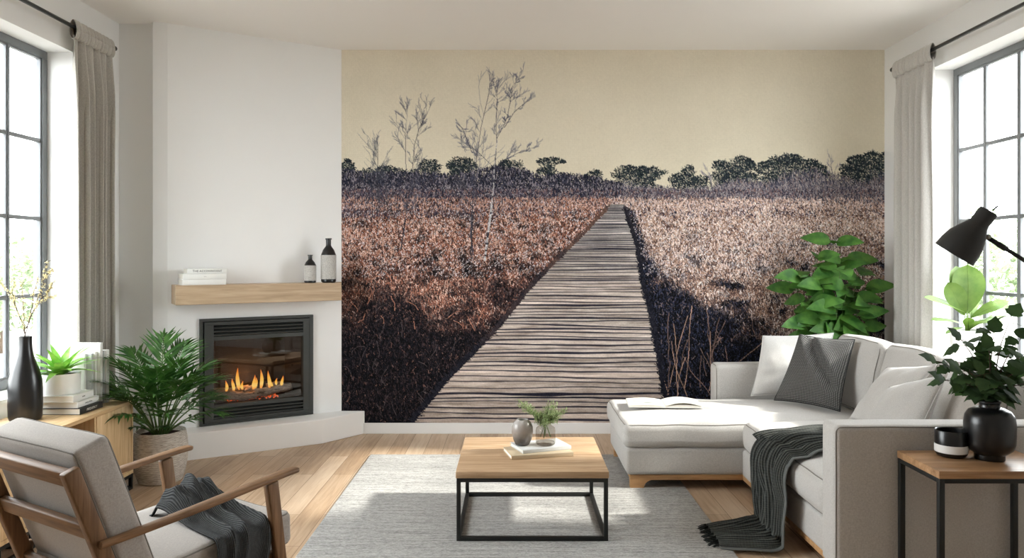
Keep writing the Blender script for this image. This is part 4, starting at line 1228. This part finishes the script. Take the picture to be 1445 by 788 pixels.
cd = empty('candle_jar', (1.832, 3.235, sz+.0005), 'black ceramic candle jar with a pale band on the side table', 'candle')
lathe('jar', [(0, 0), (.045, 0), (.052, .003), (.060, .012), (.0625, .024), (.0625, .108), (.0605, .111), (.057, .108), (.056, .085), (0, .085)], M['black_gloss'], cd)
lathe('pale_band', [(.0620, .020), (.0633, .021), (.0633, .052), (.0620, .053)], M['speck_white'] if 'speck_white' in M else M['white_cer'], cd)
bv = empty('black_vase', (1.965, 3.19, sz+.0005), 'wide matte black vase with leafy branches on the side table', 'vase')
lathe('vase_body', [(0, 0), (.055, 0), (.057, .004), (.057, .022), (.066, .028), (.086, .045), (.094, .068), (.0955, .10), (.0955, .150), (.091, .180), (.078, .200), (.056, .211), (.040, .214), (.038, .218), (.038, .228), (.042, .233), (.042, .240), (.038, .243), (.032, .240), (.030, .222), (.05, .195), (.07, .17), (.07, .06), (0, .04)], M['black_gloss'], bv)

# ================================================================== FLOOR LAMP
fl = empty('floor_lamp', (2.36, 2.85, 0), 'matte black adjustable reading lamp with a conical shade on a thin arm', 'floor lamp')
def floorlamp():
    lathe('base', [(0, 0), (.115, 0), (.120, .004), (.120, .016), (.112, .022), (.02, .026), (0, .026)], M['lamp'], fl)
    tubeobj('pole', [(0, 0, .02), (0, 0, 1.16)], .0095, M['lamp'], fl, 16)
    e = Vector((1.745-2.36, 0, 1.532)); s = Vector((.03, 0, 1.13))
    tubeobj('joint', [(-.0, -.018, 1.15), (0, .018, 1.15)], .017, M['black'], fl, 16)
    tubeobj('arm', [s+(e-s)*-.03, e], .0075, M['lamp'], fl, 12)
    d = (e-s).normalized()
    tubeobj('collar', [e-d*.085, e-d*.05, e-d*.049, e-d*.012], [.0105, .0105, .009, .009], M['black'], fl, 12)
    tubeobj('pivot', [e+Vector((0, -.014, 0)), e+Vector((0, .014, 0))], .009, M['chrome'], fl, 12)
    # shade: lathe about its own axis, opening down-left
    prof = [(.030, .0), (.033, -.003), (.034, -.010), (.034, -.056), (.038, -.066), (.052, -.092), (.067, -.126), (.0735, -.160), (.0755, -.196)]
    outer = prof; inner = [(r-.003, z-.0) for r, z in prof[::-1]]
    sh = lathe('shade', [(0, 0)]+outer+inner[:-2]+[(0, -.02)], M['lamp'], fl, 48, sharp=50)
    ax = Vector((-.49, .30, -.82)).normalized()   # pointing direction of the opening
    topc = Vector((1.742-2.36, -.02, 1.628))
    rot = Vector((0, 0, -1)).rotation_difference(ax).to_matrix().to_4x4()
    sh.data.transform(Matrix.Translation(topc) @ rot)
    sw = tubeobj('switch', [topc - ax*.0 + Vector((.012, 0, .0)), topc - ax*.022 + Vector((.018, 0, .0))], .003, M['black'], fl, 8)
    bulb = lathe('bulb', [(0, -.07), (.012, -.07), (.014, -.085), (.022, -.105), (.026, -.125), (.022, -.146), (.012, -.156), (0, -.158)], M['white_cer'], fl, 24)
    bulb.data.transform(Matrix.Translation(topc) @ rot)
floorlamp()

# ================================================================== SIDEBOARD (left)
sb = empty('sideboard', (-2.62, 4.24, 0), 'low light oak sideboard on black metal legs under the left window', 'sideboard')
def sideboard():
    x0, x1, y0, y1, z0, z1 = -2.845, -2.40, 3.60, 4.88, .10, .562; t = .022
    bm = bmesh.new()
    abox(bm, x0, x1-.004, y0, y0+t, z0, z1-t-.0005, .0015); abox(bm, x0, x1-.004, y1-t, y1, z0, z1-t-.0005, .0015)
    abox(bm, x0, x1-.004, y0+t, y1-t, z0, z0+t, .0015); abox(bm, x0, x0+.01, y0+t, y1-t, z0+t, z1-t-.0005)
    frombm('body', bm, M['oak_z'], sb)
    boxobj('top', (x0, x1, y0, y1, z1-t, z1), M['oak'], sb, .0015)
    for ya, yb, ky in ((y1-.42, y1-t-.002, y1-.375), (y0+t+.002, y0+.40, y0+.355)):
        d = boxobj('door', (x1-.022, x1-.006, ya, yb, z0+t+.002, z1-t-.003), M['oak_z'], sb, .001)
        boxobj('knob', (x1-.006, x1+.014, ky-.011, ky+.011, .372, .390), M['black'], d, .002)
    for y in (y1-.44, y0+.42): boxobj('divider', (x0+.01, x1-.01, y, y+.018, z0+t, z1-t-.001), M['oak_z'], sb)
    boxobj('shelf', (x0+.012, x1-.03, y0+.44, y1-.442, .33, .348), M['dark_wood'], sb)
    L = .02
    for ya, yb in ((y1-.28, y1-.002), (y0+.002, y0+.28)):
        bm = bmesh.new()
        for x in (x1-L-.004, x0+.03):
            abox(bm, x, x+L, ya, ya+L, 0, z0-.0005, .001); abox(bm, x, x+L, yb-L, yb, 0, z0-.0005, .001); abox(bm, x, x+L, ya+L, yb-L, 0, L, .001)
            abox(bm, x, x+L, ya+L, yb-L, z0-L-.0005, z0-.0005, .001)
        abox(bm, x0+.03+L, x1-L-.004, yb-L, yb, 0, L, .001); abox(bm, x0+.03+L, x1-L-.004, ya, ya+L, 0, L, .001)
        frombm('leg', bm, M['black'], sb)
    localise(sb)
sideboard()
zS = .5625
g_ = 'books lying on the sideboard'
# lying with spine to +x : rotate 90deg
def lay(b, x, y, z, r=0): return place(b, (x, y, z), R(90+r))
b = book('book', .235, .30, .036, M['cover_black'], 'black book with a white slanted title, bottom of the stack on the sideboard', group=g_, text='FREQUENCY', inkmat=M['ink_white'], tsize=.55, shear=.3, squeeze=.95); lay(b, -2.615, 4.515, zS, -1)
b = book('book', .225, .28, .034, M['cover_white'], 'white book in the middle of the stack on the sideboard', group=g_, text='a history of form', tsize=.32); lay(b, -2.628, 4.52, zS+.0365)
b = book('book', .225, .27, .036, M['cover_white'], 'white book directly under the small white plant pot', group=g_, text='notes', tsize=.4); lay(b, -2.645, 4.505, zS+.071, 1.5)
# standing books
g_ = 'white books standing on the sideboard'
def standing(x, y, hgt, dep, T, label, text=None, cover='cover_white', ts=.5):
    """spine to +x, upright"""
    b = book('book', hgt, dep, T, M[cover], label, group=g_, text=text, tsize=ts)
    # length -> z, depth -> x (spine to +x), thickness -> y
    b.rotation_euler = Matrix(((0, -1, 0), (0, 0, 1), (-1, 0, 0))).to_euler()
    b.location = (x-dep/2-.04, y, zS+hgt/2)
    return b
standing(-2.545, 4.655, .315, .22, .016, 'shorter white book standing frontmost behind the small plant, cover facing out')
standing(-2.515, 4.675, .315, .23, .020, 'pale grey spined book standing second from the front on the sideboard', cover='cover_grey')
standing(-2.505, 4.698, .325, .23, .018, 'white book standing between the grey-spined and the tallest books')
standing(-2.485, 4.720, .375, .27, .026, 'tallest white book standing on the sideboard')
standing(-2.485, 4.752, .325, .24, .014, 'thin white book standing just behind the tallest one', cover='cover_grey')
standing(-2.475, 4.772, .325, .24, .030, 'white book with a dark speckled spine title, last in the standing row', text='SELECTED ESSAYS', ts=.36)
bo = empty('black_bottle_vase', (-2.70, 4.27, zS), 'tall glossy black bottle vase with blossom branches on the sideboard', 'vase')
lathe('vase_body', [(0, 0), (.070, 0), (.078, .004), (.0825, .02), (.0845, .08), (.0845, .17), (.081, .22), (.068, .275), (.052, .32), (.040, .36), (.034, .40), (.0325, .44), (.033, .462), (.029, .462), (.028, .40), (.03, .36), (0, .2)], M['black_gloss'], bo)
pp = empty('white_plant_pot', (-2.64, 4.50, zS+.1075), 'small white cylindrical plant pot on the stacked books', 'plant pot')
lathe('pot', [(0, 0), (.098, 0), (.102, .004), (.105, .115), (.105, .118), (.099, .118), (.098, .10), (0, .10)], M['white_cer'], pp)
lathe('soil', [(0, .104), (.098, .104)], M['soil'], pp)

# ================================================================== ARMCHAIR
TH = R(58)
ac = empty('armchair', (-1.378, 2.921, 0), 'walnut-framed armchair with grey cushions seen from behind', 'armchair', rz=TH)
def bar(nm, p, q, w, h, mat, parent, wdir=Vector((0, 1, 0)), bev=.006, taper=1.0, h2=None, w2=None):
    """rectangular bar from p to q, width along wdir, height perpendicular"""
    p, q = Vector(p), Vector(q); d = (q-p).normalized(); wv = (wdir-d*wdir.dot(d)).normalized(); hv = d.cross(wv).normalized()
    w2 = w2 or w*taper; h2 = h2 or h*taper
    bm = bmesh.new()
    a = [p+wv*sx*w/2+hv*sy*h/2 for sx, sy in ((-1,-1),(1,-1),(1,1),(-1,1))]; b_ = [q+wv*sx*w2/2+hv*sy*h2/2 for sx, sy in ((-1,-1),(1,-1),(1,1),(-1,1))]
    hexa(bm, a, b_, bev); o = frombm(nm, bm, mat, parent); autosmooth(o, 50); return o
def armchair():
    W = M['walnut']; WZ = M['walnut_z']
    sl = .36
    def bx_(z): return -.462+(.82-z)*sl
    for s in (-1, 1):
        y = s*.292
        bar('stile', (bx_(.20), y, .20), (bx_(.798), y, .798), .034, .052, WZ, ac, Vector((0, 1, 0)))
        # rear leg
        bar('rear_leg', (-.36, s*.30, 0), (bx_(.42)+.03, s*.30, .42), .03, .040, WZ, ac, Vector((0, 1, 0)))
        # front leg
        bar('front_leg', (.375, s*.335, 0), (.29, s*.335, .585), .030, .040, WZ, ac, Vector((0, 1, 0)), h2=.055)
        # arm: tapered paddle
        pts = spline([(-.375, s*.325, .548), (-.20, s*.330, .560), (.0, s*.335, .576), (.22, s*.338, .596), (.36, s*.338, .607), (.42, s*.338, .609)], 6)
        bm = bmesh.new(); rings = []; n_ = len(pts)
        for i, p in enumerate(pts):
            t = i/(n_-1); wv = .030+.024*math.sin(min(1, t*1.1)*PI*.62); hv = .024-.003*t
            if t > .94: wv *= 1-((t-.94)/.06)**2*.5; hv *= 1-((t-.94)/.06)**2*.4
            if t < .04: wv *= .8
            ring = []
            for k in range(16):
                a = 2*PI*k/16; cx_, cz_ = math.cos(a), math.sin(a)
                ring.append(bm.verts.new(p+Vector((0, math.copysign(abs(cx_)**.55, cx_)*wv/2, math.copysign(abs(cz_)**.6, cz_)*hv/2))))
            rings.append(ring)
        for a, b_ in zip(rings, rings[1:]):
            for k in range(16): bm.faces.new((a[k], a[(k+1)%16], b_[(k+1)%16], b_[k]))
        bm.faces.new(rings[0][::-1]); bm.faces.new(rings[-1])
        autosmooth(frombm('armrest', bm, W, ac), 50)
        # side seat rail
        bar('seat_rail', (-.26, s*.30, .245), (.36, s*.30, .275), .028, .055, W, ac, Vector((0, 1, 0)))
    bar('top_rail', (bx_(.768), -.275, .768), (bx_(.768), .275, .768), .056, .030, M['walnut_y'], ac, Vector((-sl, 0, 1)))
    bar('back_rail', (bx_(.582), -.275, .582), (bx_(.582), .275, .582), .056, .026, M['walnut_y'], ac, Vector((-sl, 0, 1)))
    bar('back_rail', (bx_(.36), -.275, .36), (bx_(.36), .275, .36), .056, .026, M['walnut_y'], ac, Vector((-sl, 0, 1)))
    bar('front_rail', (.355, -.32, .262), (.355, .32, .262), .050, .028, M['walnut_y'], ac, Vector((0, 0, 1)))
    ang = -math.atan(sl)
    rot = Matrix.Rotation(ang, 3, 'Y')
    # back cushion centre: in front of the stiles
    zc = .593; n = Vector((math.cos(ang), 0, -math.sin(ang)))
    c = Vector((bx_(zc), 0, zc)) + Vector((1, 0, sl)).normalized()*(.052/2+.066)
    cushion('back_cushion', c, (.060, .287, .255), .022, M['chairfab'], ac, (.006, .004, .006), .003, 12, piping=[(0, -1), (0, 1)], rot=rot, seed=21)
    cushion('seat_cushion', (.085, 0, .345), (.355, .290, .066), .026, M['chairfab'], ac, (.006, .004, .012), .004, 14, piping=[(2, 1), (2, -1)], rot=Matrix.Rotation(R(-2.5), 3, 'Y'), seed=22)
M['walnut_y'] = wood('walnut_rail', [(80, 57, 37), (116, 86, 58), (142, 108, 76)], 'Y', 14, 3)
armchair()
def chair_throw():
    root = empty('throw_blanket', (-1.378, 2.921, 0), 'dark grey ribbed throw bunched over the armchair seat cushion', 'throw blanket', rz=TH)
    nu, nv = 120, 110; P_ = np.zeros((nu, nv, 3))
    for i in range(nu):
        u = i/(nu-1)           # from far side over the near edge and down
        for j in range(nv):
            v = j/(nv-1)       # along seat depth: back -> front
            L_ = .80*u
            top = .46
            if L_ < top:
                y = .165-L_; z = .425
            elif L_ < top+.08:
                a = (L_-top)/.08*PI/2; y = .165-top-.036*math.sin(a); z = .425-.05*(1-math.cos(a))
            else:
                y = .165-top-.038; z = .375-(L_-top-.08)
            wid = .235+.02*u
            x = .080-.05*u + wid*v*(1+.05*math.sin(u*5)) + .03*math.sin(u*3+1)
            hump = .100*math.exp(-((u-.10)/.16)**2)*(.35+.65*math.sin(PI*min(1, max(0, v*1.02)))**.7)
            edge = min(1, min(v, 1-v)*9)
            ph = v*7*PI + 2.2*fnoise(u*2, v*2, 3)*2 + u*1.2
            f = (1-abs(math.sin(ph*.5)))
            am = (.030+.012*fnoise(u*3, v*3))*(.6+.5*min(1, u*3))*edge
            cr = .022*(1-abs(fnoise(u*7, v*6, 8))*2.2)*math.exp(-((u-.12)/.2)**2)*edge
            h = f*am + hump + cr
            if L_ < top: z += h
            elif L_ < top+.08: z += h*math.cos(a); y -= h*math.sin(a)*.55
            else: y -= h*.55
            if u < .06: z -= (.06-u)*.9
            z = max(z, .420) if L_ < top-.02 else z
            P_[i, j] = (x, y, z)
    gridmesh('cloth', P_, M['throw2'], root, uvscale=(1.2, 1.2), thick=.007)
chair_throw()
# ================================================================== PLANTS
# --- palm in basket
pb = empty('basket_planter', (-2.315, 5.06, 0), 'grey-washed woven basket planter beside the sideboard', 'planter')
lathe('basket', [(0, 0), (.125, 0), (.135, .006), (.152, .06), (.165, .13), (.170, .20), (.166, .27), (.157, .318), (.154, .330), (.146, .330), (.146, .30), (.14, .29), (0, .29)], M['basket'], pb, 64)
lathe('soil', [(0, .302), (.05, .304), (.145, .298)], M['soil'], pb)
pa = empty('parlour_palm', (-2.315, 5.06, .30), 'bushy green palm growing in the woven basket planter', 'palm plant')
def frond(root, base, az, lean, L, seed, droop=.55, nl=15, ll=.19):
    random.seed(seed)
    bm = bmesh.new(); d = Vector((math.cos(az)*math.sin(lean), math.sin(az)*math.sin(lean), math.cos(lean)))
    h = Vector((math.cos(az), math.sin(az), 0))
    pts = []; n = 22
    for i in range(n+1):
        t = i/n; pts.append(Vector(base)+d*L*t+h*droop*.35*L*t*t-Vector((0, 0, 1))*droop*.42*L*t**2.6)
    tube(bm, pts, [.0052*(1-.75*i/n)+.0008 for i in range(n+1)], 6)
    for f in bm.faces: f.material_index = 0
    st_ = .50
    for k in range(nl):
        t = st_+(1-st_)*k/(nl-1); x = t*n; i = min(n-1, int(x)); p = pts[i].lerp(pts[i+1], x-i); dd = (pts[min(i+1, n)]-pts[max(i-1, 0)]).normalized()
        side = dd.cross(Vector((0, 0, 1))); side = side.normalized() if side.length > .05 else Vector((-h.y, h.x, 0))
        up = side.cross(dd).normalized(); ln = ll*math.sin(PI*(.20+.68*(k/(nl-1))))*(.85+.3*random.random())
        for s in (-1, 1):
            a = R(58-30*(k/(nl-1))+random.gauss(0, 5)); q = dd*math.cos(a)+side*s*math.sin(a)+up*(.18+random.gauss(0, .08))
            leafgeo(bm, p, q, up, ln, .019, 'blade', .25, .22+random.random()*.2, 5, mi=1)
    leafgeo(bm, pts[-1], (pts[-1]-pts[-2]), Vector((0, 0, 1)), ll*.6, .018, 'blade', .25, .3, 5, mi=1)
    me = bpy.data.meshes.new('frond'); bm.to_mesh(me); bm.free(); return link('frond', me, [M['stem'], M['palm']], root)
fr = [(80,8,.80),(20,14,.78),(150,12,.78),(-40,20,.72),(200,22,.72),(-90,18,.58),(-10,32,.60),(175,34,.58),(250,30,.55),(-60,40,.52),(60,24,.62),(120,28,.60),(-5,50,.50),(185,52,.50),(-100,44,.48),(35,40,.52),(225,46,.50),(-35,10,.86),(110,6,.88),(-70,12,.80),(240,14,.78),(-15,16,.76),(5,26,.70),(190,30,.66),(-130,26,.66),(-70,28,.66)]
for i, (az, le, L_) in enumerate(fr):
    a = R(az); frond(pa, (math.cos(a)*.035, math.sin(a)*.035, 0), a, R(le*.92), L_*(.90 if math.cos(a) < .3 else .76), i, .50+.25*(le/60), 15, .20)
for i, az in enumerate((20, 160, 250, -60)): frond(pa, (math.cos(R(az))*.03, math.sin(R(az))*.03, 0), R(az), R(50), .22, 50+i, .5, 8, .10)

# --- big-leaf shrub behind the sofa
sp_ = empty('plant_pot', (2.50, 6.10, 0), 'plant pot standing behind the sofa under the leafy green shrub', 'plant pot')
lathe('pot', [(0, 0), (.13, 0), (.14, .005), (.165, .30), (.168, .31), (.158, .31), (.155, .28), (0, .28)], M['white_cer'], sp_)
lathe('soil', [(0, .29), (.155, .288)], M['soil'], sp_)
bs = empty('leafy_shrub', (2.50, 6.10, .29), 'bright green broad-leaved plant rising behind the far sofa corner', 'plant')
def shrub():
    random.seed(12); sm = bmesh.new(); lf = bmesh.new()
    tips = [(.02,-.02,1.37),(-.16,-.03,1.24),(.12,0,1.22),(-.29,-.04,1.08),(.26,-.03,1.10),(-.12,-.10,1.02),(.10,-.12,1.02),(-.24,-.08,.86),(.30,-.06,.88),(0,-.13,.84),(.18,-.12,.78),(-.14,-.14,.74),(.05,.06,1.16),(-.32,0,.98),(.32,.02,.98),(-.05,-.14,.66),(.24,-.1,.66),(-.28,-.08,.70),(.03,-.12,1.14)]
    for tx, ty, tz_ in tips:
        tx *= .80; tz_ *= .95; base = Vector((tx*.12, ty*.12, 0)); tip = Vector((tx*1.02, ty, tz_-.02))
        pts = spline([base, base.lerp(tip, .5)+Vector((-tx*.15, 0, .06)), tip], 8); tube(sm, pts, [.006-.004*i/len(pts) for i in range(len(pts))], 6)
        a0 = random.random()*6
        for k in range(6):
            j = len(pts)-1-(k//2)*3; p = pts[max(0, j)]; a = a0+k*2.4; el = .45-.14*k
            d = Vector((math.cos(a), math.sin(a)*.8-.25, el)); L_ = .165+random.random()*.06
            tube(sm, [p, p+d.normalized()*.03], [.002, .0015], 5)
            leafgeo(lf, p+d.normalized()*.025, d, (random.gauss(0, .35), -1.1, .75), L_, L_*.62, 'ovate', .14, .55, 8, .02)
        leafgeo(lf, tip, (tx*1.5+random.gauss(0, .3), -.7, .35), (0, -.5, 1), .13, .08, 'ovate', .2, .4, 8, .02)
    frombm('stems', sm, M['stem'], bs, smooth=True); frombm('foliage', lf, M['bush'], bs)
shrub()

# --- lime rubber-leaf plant on the right sill
fp_ = empty('sill_pot', (3.115, 5.30, .6655), 'white pot on the right window sill holding the lime-green plant', 'plant pot')
lathe('pot', [(0, 0), (.085, 0), (.09, .005), (.112, .28), (.114, .30), (.106, .30), (.104, .27), (0, .27)], M['white_cer'], fp_)
lathe('soil', [(0, .28), (.104, .278)], M['soil'], fp_)
fg = empty('broad_leaf_plant', (3.115, 5.30, .94), 'lime-green plant with big paddle leaves glowing at the right window', 'plant')
def fig():
    # (dx, dy, dz base, direction, L, W, up)
    spec = [((0,0,.13),(.02,-.05,1),.34,.25,(-.25,-1,.1)),((-.02,0,.12),(-.42,-.1,.85),.25,.16,(-.3,-1,.2)),((.01,0,.14),(-.16,.05,1),.33,.20,(0,-1,0)),
            ((-.01,0,.14),(-.95,-.05,.55),.30,.12,(.1,-.5,1)),((.01,0,.10),(.75,-.2,.55),.28,.12,(0,-.5,1)),((-.02,0,.06),(-.9,-.25,.30),.27,.09,(0,-.3,1)),
            ((.0,0,.06),(.5,-.5,.35),.24,.11,(0,-.2,1)),((-.01,0,.04),(-.6,-.5,.08),.32,.05,(0,-.2,1)),((.02,0,.10),(.35,.2,1),.30,.13,(.2,-1,.1)),((0,0,.02),(.1,-.6,.45),.18,.09,(0,0,1)),((0,0,.05),(.95,-.1,.35),.26,.08,(0,-.3,1)),((0,0,.02),(-.25,-.5,.6),.16,.08,(0,0,1))]
    for i, (b_, d, L_, W_, up) in enumerate(spec):
        random.seed(i+60); bm = bmesh.new(); leafgeo(bm, b_, d, up, L_, W_, 'fiddle', .12, .18, 12, .02)
        dd = Vector(d).normalized(); u2 = Vector(up)
        pts = [Vector(b_)+dd*L_*t-(dd.cross(u2).normalized().cross(dd).normalized())*.18*L_*t*t for t in [j/8 for j in range(9)]]
        tube(bm, [Vector((b_[0]*.5, 0, -.02))]+pts[:1], [.003, .0025], 6); tube(bm, pts, [.0022*(1-.8*j/8) for j in range(9)], 6)
        me = bpy.data.meshes.new('leaf'); bm.to_mesh(me); bm.free(); link('leaf', me, M['fig'], fg)
fig()

# --- leafy branches in the black vase
iv = empty('leafy_branches', (1.965, 3.19, sz+.16), 'dark green lobed-leaf branches standing in the matte black vase', 'branches')
def lobed(bm, base, d, up, L_):
    d = Vector(d).normalized(); up = Vector(up); s = d.cross(up)
    if s.length < .01: s = d.orthogonal()
    s.normalize(); up = s.cross(d).normalized()
    out = [(0, 0), (.16, .34), (.34, .50), (.42, .36), (.62, .42), (.74, .22), (1.0, 0)]
    n = len(out)
    for sg in (-1, 1):
        mid = [bm.verts.new(Vector(base)+d*L_*t-up*.30*L_*t*t) for t, w in out]
        ed = [mid[i] if w == 0 else bm.verts.new(Vector(base)+d*L_*(t-.05*(w > .3))+s*sg*w*L_-up*(.30*t*t+.25*w*w)*L_+up*.10*w*L_) for i, (t, w) in enumerate(out)]
        for i in range(n-1):
            q = [mid[i], mid[i+1], ed[i+1], ed[i]]; q2 = []
            for v in q:
                if v not in q2: q2.append(v)
            if len(q2) > 2: f = bm.faces.new(q2 if sg > 0 else q2[::-1]); f.smooth = True
def ivy():
    random.seed(31); sm = bmesh.new(); lf = bmesh.new()
    tips = [(-.22,.0,.245),(-.15,-.05,.22),(-.10,.03,.33),(-.02,-.03,.30),(.03,.02,.36),(.09,0,.43),(.11,-.03,.34),(.15,.03,.22),(-.06,-.06,.20),(.05,-.07,.20),(.20,.02,.30),(-.17,.03,.16),(.17,-.05,.16),(.0,.05,.25)]
    for tx, ty, tz_ in tips:
        b0 = Vector((-tx*.08, -ty*.08, -.08)); n1_ = Vector((tx*.10, ty*.1, .085)); tip = Vector((tx, ty, tz_))
        pts = spline([b0, n1_, n1_.lerp(tip, .55)+Vector((-tx*.12, 0, .02)), tip], 7); tube(sm, pts, [.0035-.0025*i/len(pts) for i in range(len(pts))], 6)
        for k in range(8):
            j = max(9, len(pts)-1-k*2); p = pts[min(j, len(pts)-1)]; a = random.random()*2*PI
            d = Vector((math.cos(a), math.sin(a)*.8, random.uniform(-.3, .5))).normalized(); st_ = .018+random.random()*.015
            q = p+d*st_; tube(sm, [p, q], [.0012, .001], 4)
            lobed(lf, q, d+Vector((0, -.1, -.35)), Vector((random.gauss(0, .3), -.55+random.gauss(0, .3), 1)), .056+random.random()*.028)
        lobed(lf, tip, Vector((tx, 0, .15)), Vector((0, -.6, 1)), .072)
    frombm('stems', sm, M['twig'], iv, smooth=True); frombm('foliage', lf, M['ivy'], iv)
ivy()

# --- blossom branches in black bottle vase
bl = empty('blossom_branches', (-2.70, 4.27, zS+.40), 'thin brown branches with cream blossom standing in the black bottle vase', 'branches')
def blossom():
    random.seed(8); sm = bmesh.new(); lf = bmesh.new()
    def tw(path, r): 
        pts = spline(path, 6); pts = [p+Vector((random.gauss(0, .0025), random.gauss(0, .0025), 0)) for p in pts]
        tube(sm, pts, [r*(1-.65*i/len(pts)) for i in range(len(pts))], 5); return pts
    br = [[(0,0,-.05),(.005,0,.10),(.05,0,.22),(.085,.01,.33),(.10,.02,.47)],[(0,0,-.05),(-.01,.01,.09),(-.045,0,.20),(-.09,0,.30),(-.14,0,.36)],[(0,0,-.04),(0,-.01,.10),(.0,-.02,.23),(-.01,-.02,.36)],
          [(.005,0,.10),(.06,-.01,.22),(.12,-.01,.27),(.18,-.02,.285)],[(.03,0,.17),(.03,.02,.28),(.05,.03,.38)],[(.085,.01,.33),(.12,0,.40),(.15,0,.43)],[(-.045,0,.20),(-.055,-.02,.30),(-.05,-.02,.38)],[(.06,0,.24),(.11,.03,.31),(.13,.04,.36)]]
    for q in br:
        pts = tw(q, .0028)
        for i in range(len(pts)//3, len(pts)):
            for k in range(5):
                d = Vector((random.gauss(0, 1), random.gauss(0, 1), random.gauss(.2, .8))).normalized(); p = pts[i]+d*random.random()*.012
                if random.random() < .2: tube(sm, [pts[i], p+d*.015], [.001, .0007], 4)
                for w in range(3):
                    leafgeo(lf, p, Vector((random.gauss(0, 1), random.gauss(0, 1), random.gauss(0, 1))), (0, 0, 1), .008+.006*random.random(), .006, 'ovate', .2, .1, 3)
    frombm('twigs', sm, M['twig'], bl, smooth=True); frombm('blossoms', lf, M['blossom'], bl)
blossom()

# --- small plant on the books
sl_ = empty('potted_plant', (-2.64, 4.50, zS+.21), 'small fresh green plant growing in the white pot on the books', 'plant')
def lily():
    random.seed(5); lf = bmesh.new()
    for k in range(26):
        a = k*2.399; le = .15+.75*(k/26)+random.random()*.1; L_ = .19-.04*(k/26)+random.random()*.03
        d = Vector((math.cos(a)*math.sin(le), math.sin(a)*math.sin(le), math.cos(le)))
        b_ = Vector((math.cos(a)*.015, math.sin(a)*.015, 0))
        leafgeo(lf, b_, d, (-math.cos(a), -math.sin(a), .6) if le < .5 else (0, 0, 1), L_, .052, 'lance', .28, .45+.45*le, 8)
    frombm('leaves', lf, M['lily'], sl_)
lily()

# ================================================================== GARDEN OUTSIDE
bm = bmesh.new(); abox(bm, -30, -3.32, -15, 30, -.5, -.3); abox(bm, 3.52, 30, -15, 30, -.5, -.3)
gr_ = frombm('lawn', bm, M['grass']); tag(gr_, 'lawn outside the windows, greyed to keep green bounce light out of the room', 'lawn'); gr_['kind'] = 'structure'
def gtree(loc, h, r, label, seed):
    root = empty('garden_tree', loc, label, 'tree', 'blurred trees outside the windows'); random.seed(seed)
    tubeobj('trunk', [(0, 0, 0), (.05, 0, h*.3), (0, .05, h*.62)], [.12, .09, .05], M['bark'], root, 10)
    lf = bmesh.new()
    for k in range(2600):
        a = random.random()*2*PI; b_ = math.acos(random.uniform(-1, 1)); q = random.random()**.4
        p = Vector((math.cos(a)*math.sin(b_)*r*q, math.sin(a)*math.sin(b_)*r*q, h*.6+math.cos(b_)*h*.42*q))
        p += Vector((fnoise(p.x*1.2, p.y*1.2, seed), fnoise(p.y*1.2, p.z*1.2, seed), 0))*.5
        leafgeo(lf, p, Vector((random.gauss(0, 1), random.gauss(0, 1), random.gauss(0, 1))), (0, 0, 1), .16, .10, 'ovate', .2, .1, 3)
    frombm('crown', lf, M['outleaf'], root)
for i, (x, y, h, r, lb) in enumerate([(-8.6, 11.4, 2.1, 1.2, 'pale green tree seen low through the far panes of the left window'), (-8.4, 8.4, 1.95, 1.2, 'pale green tree seen low through the near panes of the left window'), (9.4, 11.6, 2.5, 1.4, 'pale green tree seen through the right window beside the curtain'), (8.6, 15.0, 2.8, 1.5, 'pale green tree seen through the right window behind the lamp'), (-9.6, 14.4, 2.4, 1.3, 'far pale green tree beyond the left window frame')]):
    gtree((x, y, -.3), h, r, lb, 70+i)

# ================================================================== LIGHT
w = bpy.data.worlds.new('sky'); scene.world = w; w.use_nodes = True
nt = w.node_tree; bg = nt.nodes['Background']
bg.inputs[0].default_value = (.935, .963, 1.0, 1); bg.inputs[1].default_value = SKY
sun = bpy.data.lights.new('sun', 'SUN'); sun.energy = SUN; sun.angle = R(3.5); sun.color = (1, .955, .89)
so = bpy.data.objects.new('sun', sun); COL.objects.link(so)
so.rotation_euler = Vector(SUND).to_track_quat('-Z', 'Y').to_euler(); so.location = (6, 2, 6)
def portal(x, y0, y1, z0, z1, sg):
    a = bpy.data.lights.new('window_portal', 'AREA'); a.shape = 'RECTANGLE'; a.size = y1-y0; a.size_y = z1-z0; a.cycles.is_portal = True
    o = bpy.data.objects.new('window_portal', a); COL.objects.link(o); o.location = (x, (y0+y1)/2, (z0+z1)/2)
    o.rotation_euler = Matrix(((0, 0, -sg), (-sg if False else 1, 0, 0), (0, 1, 0))).to_euler() if False else Vector((sg, 0, 0)).to_track_quat('-Z', 'Z').to_euler()
portal(XL-.24, LW['y0'], LW['y1'], LW['z0'], LW['z1'], 1)
portal(XR+.26, RW['y0'], RW['y1'], RW['z0'], RW['z1'], -1)
vs = scene.view_settings
vs.view_transform = 'Standard'; vs.look = 'None'; vs.gamma = 1; vs.use_curve_mapping = False; vs.exposure = EXPO
scene.display_settings.display_device = 'sRGB'
c = scene.cycles
c.use_denoising = True; c.max_bounces = 10; c.diffuse_bounces = 6; c.glossy_bounces = 4; c.transparent_max_bounces = 16
c.sample_clamp_indirect = 6; c.caustics_reflective = False; c.caustics_refractive = False; c.use_adaptive_sampling = True
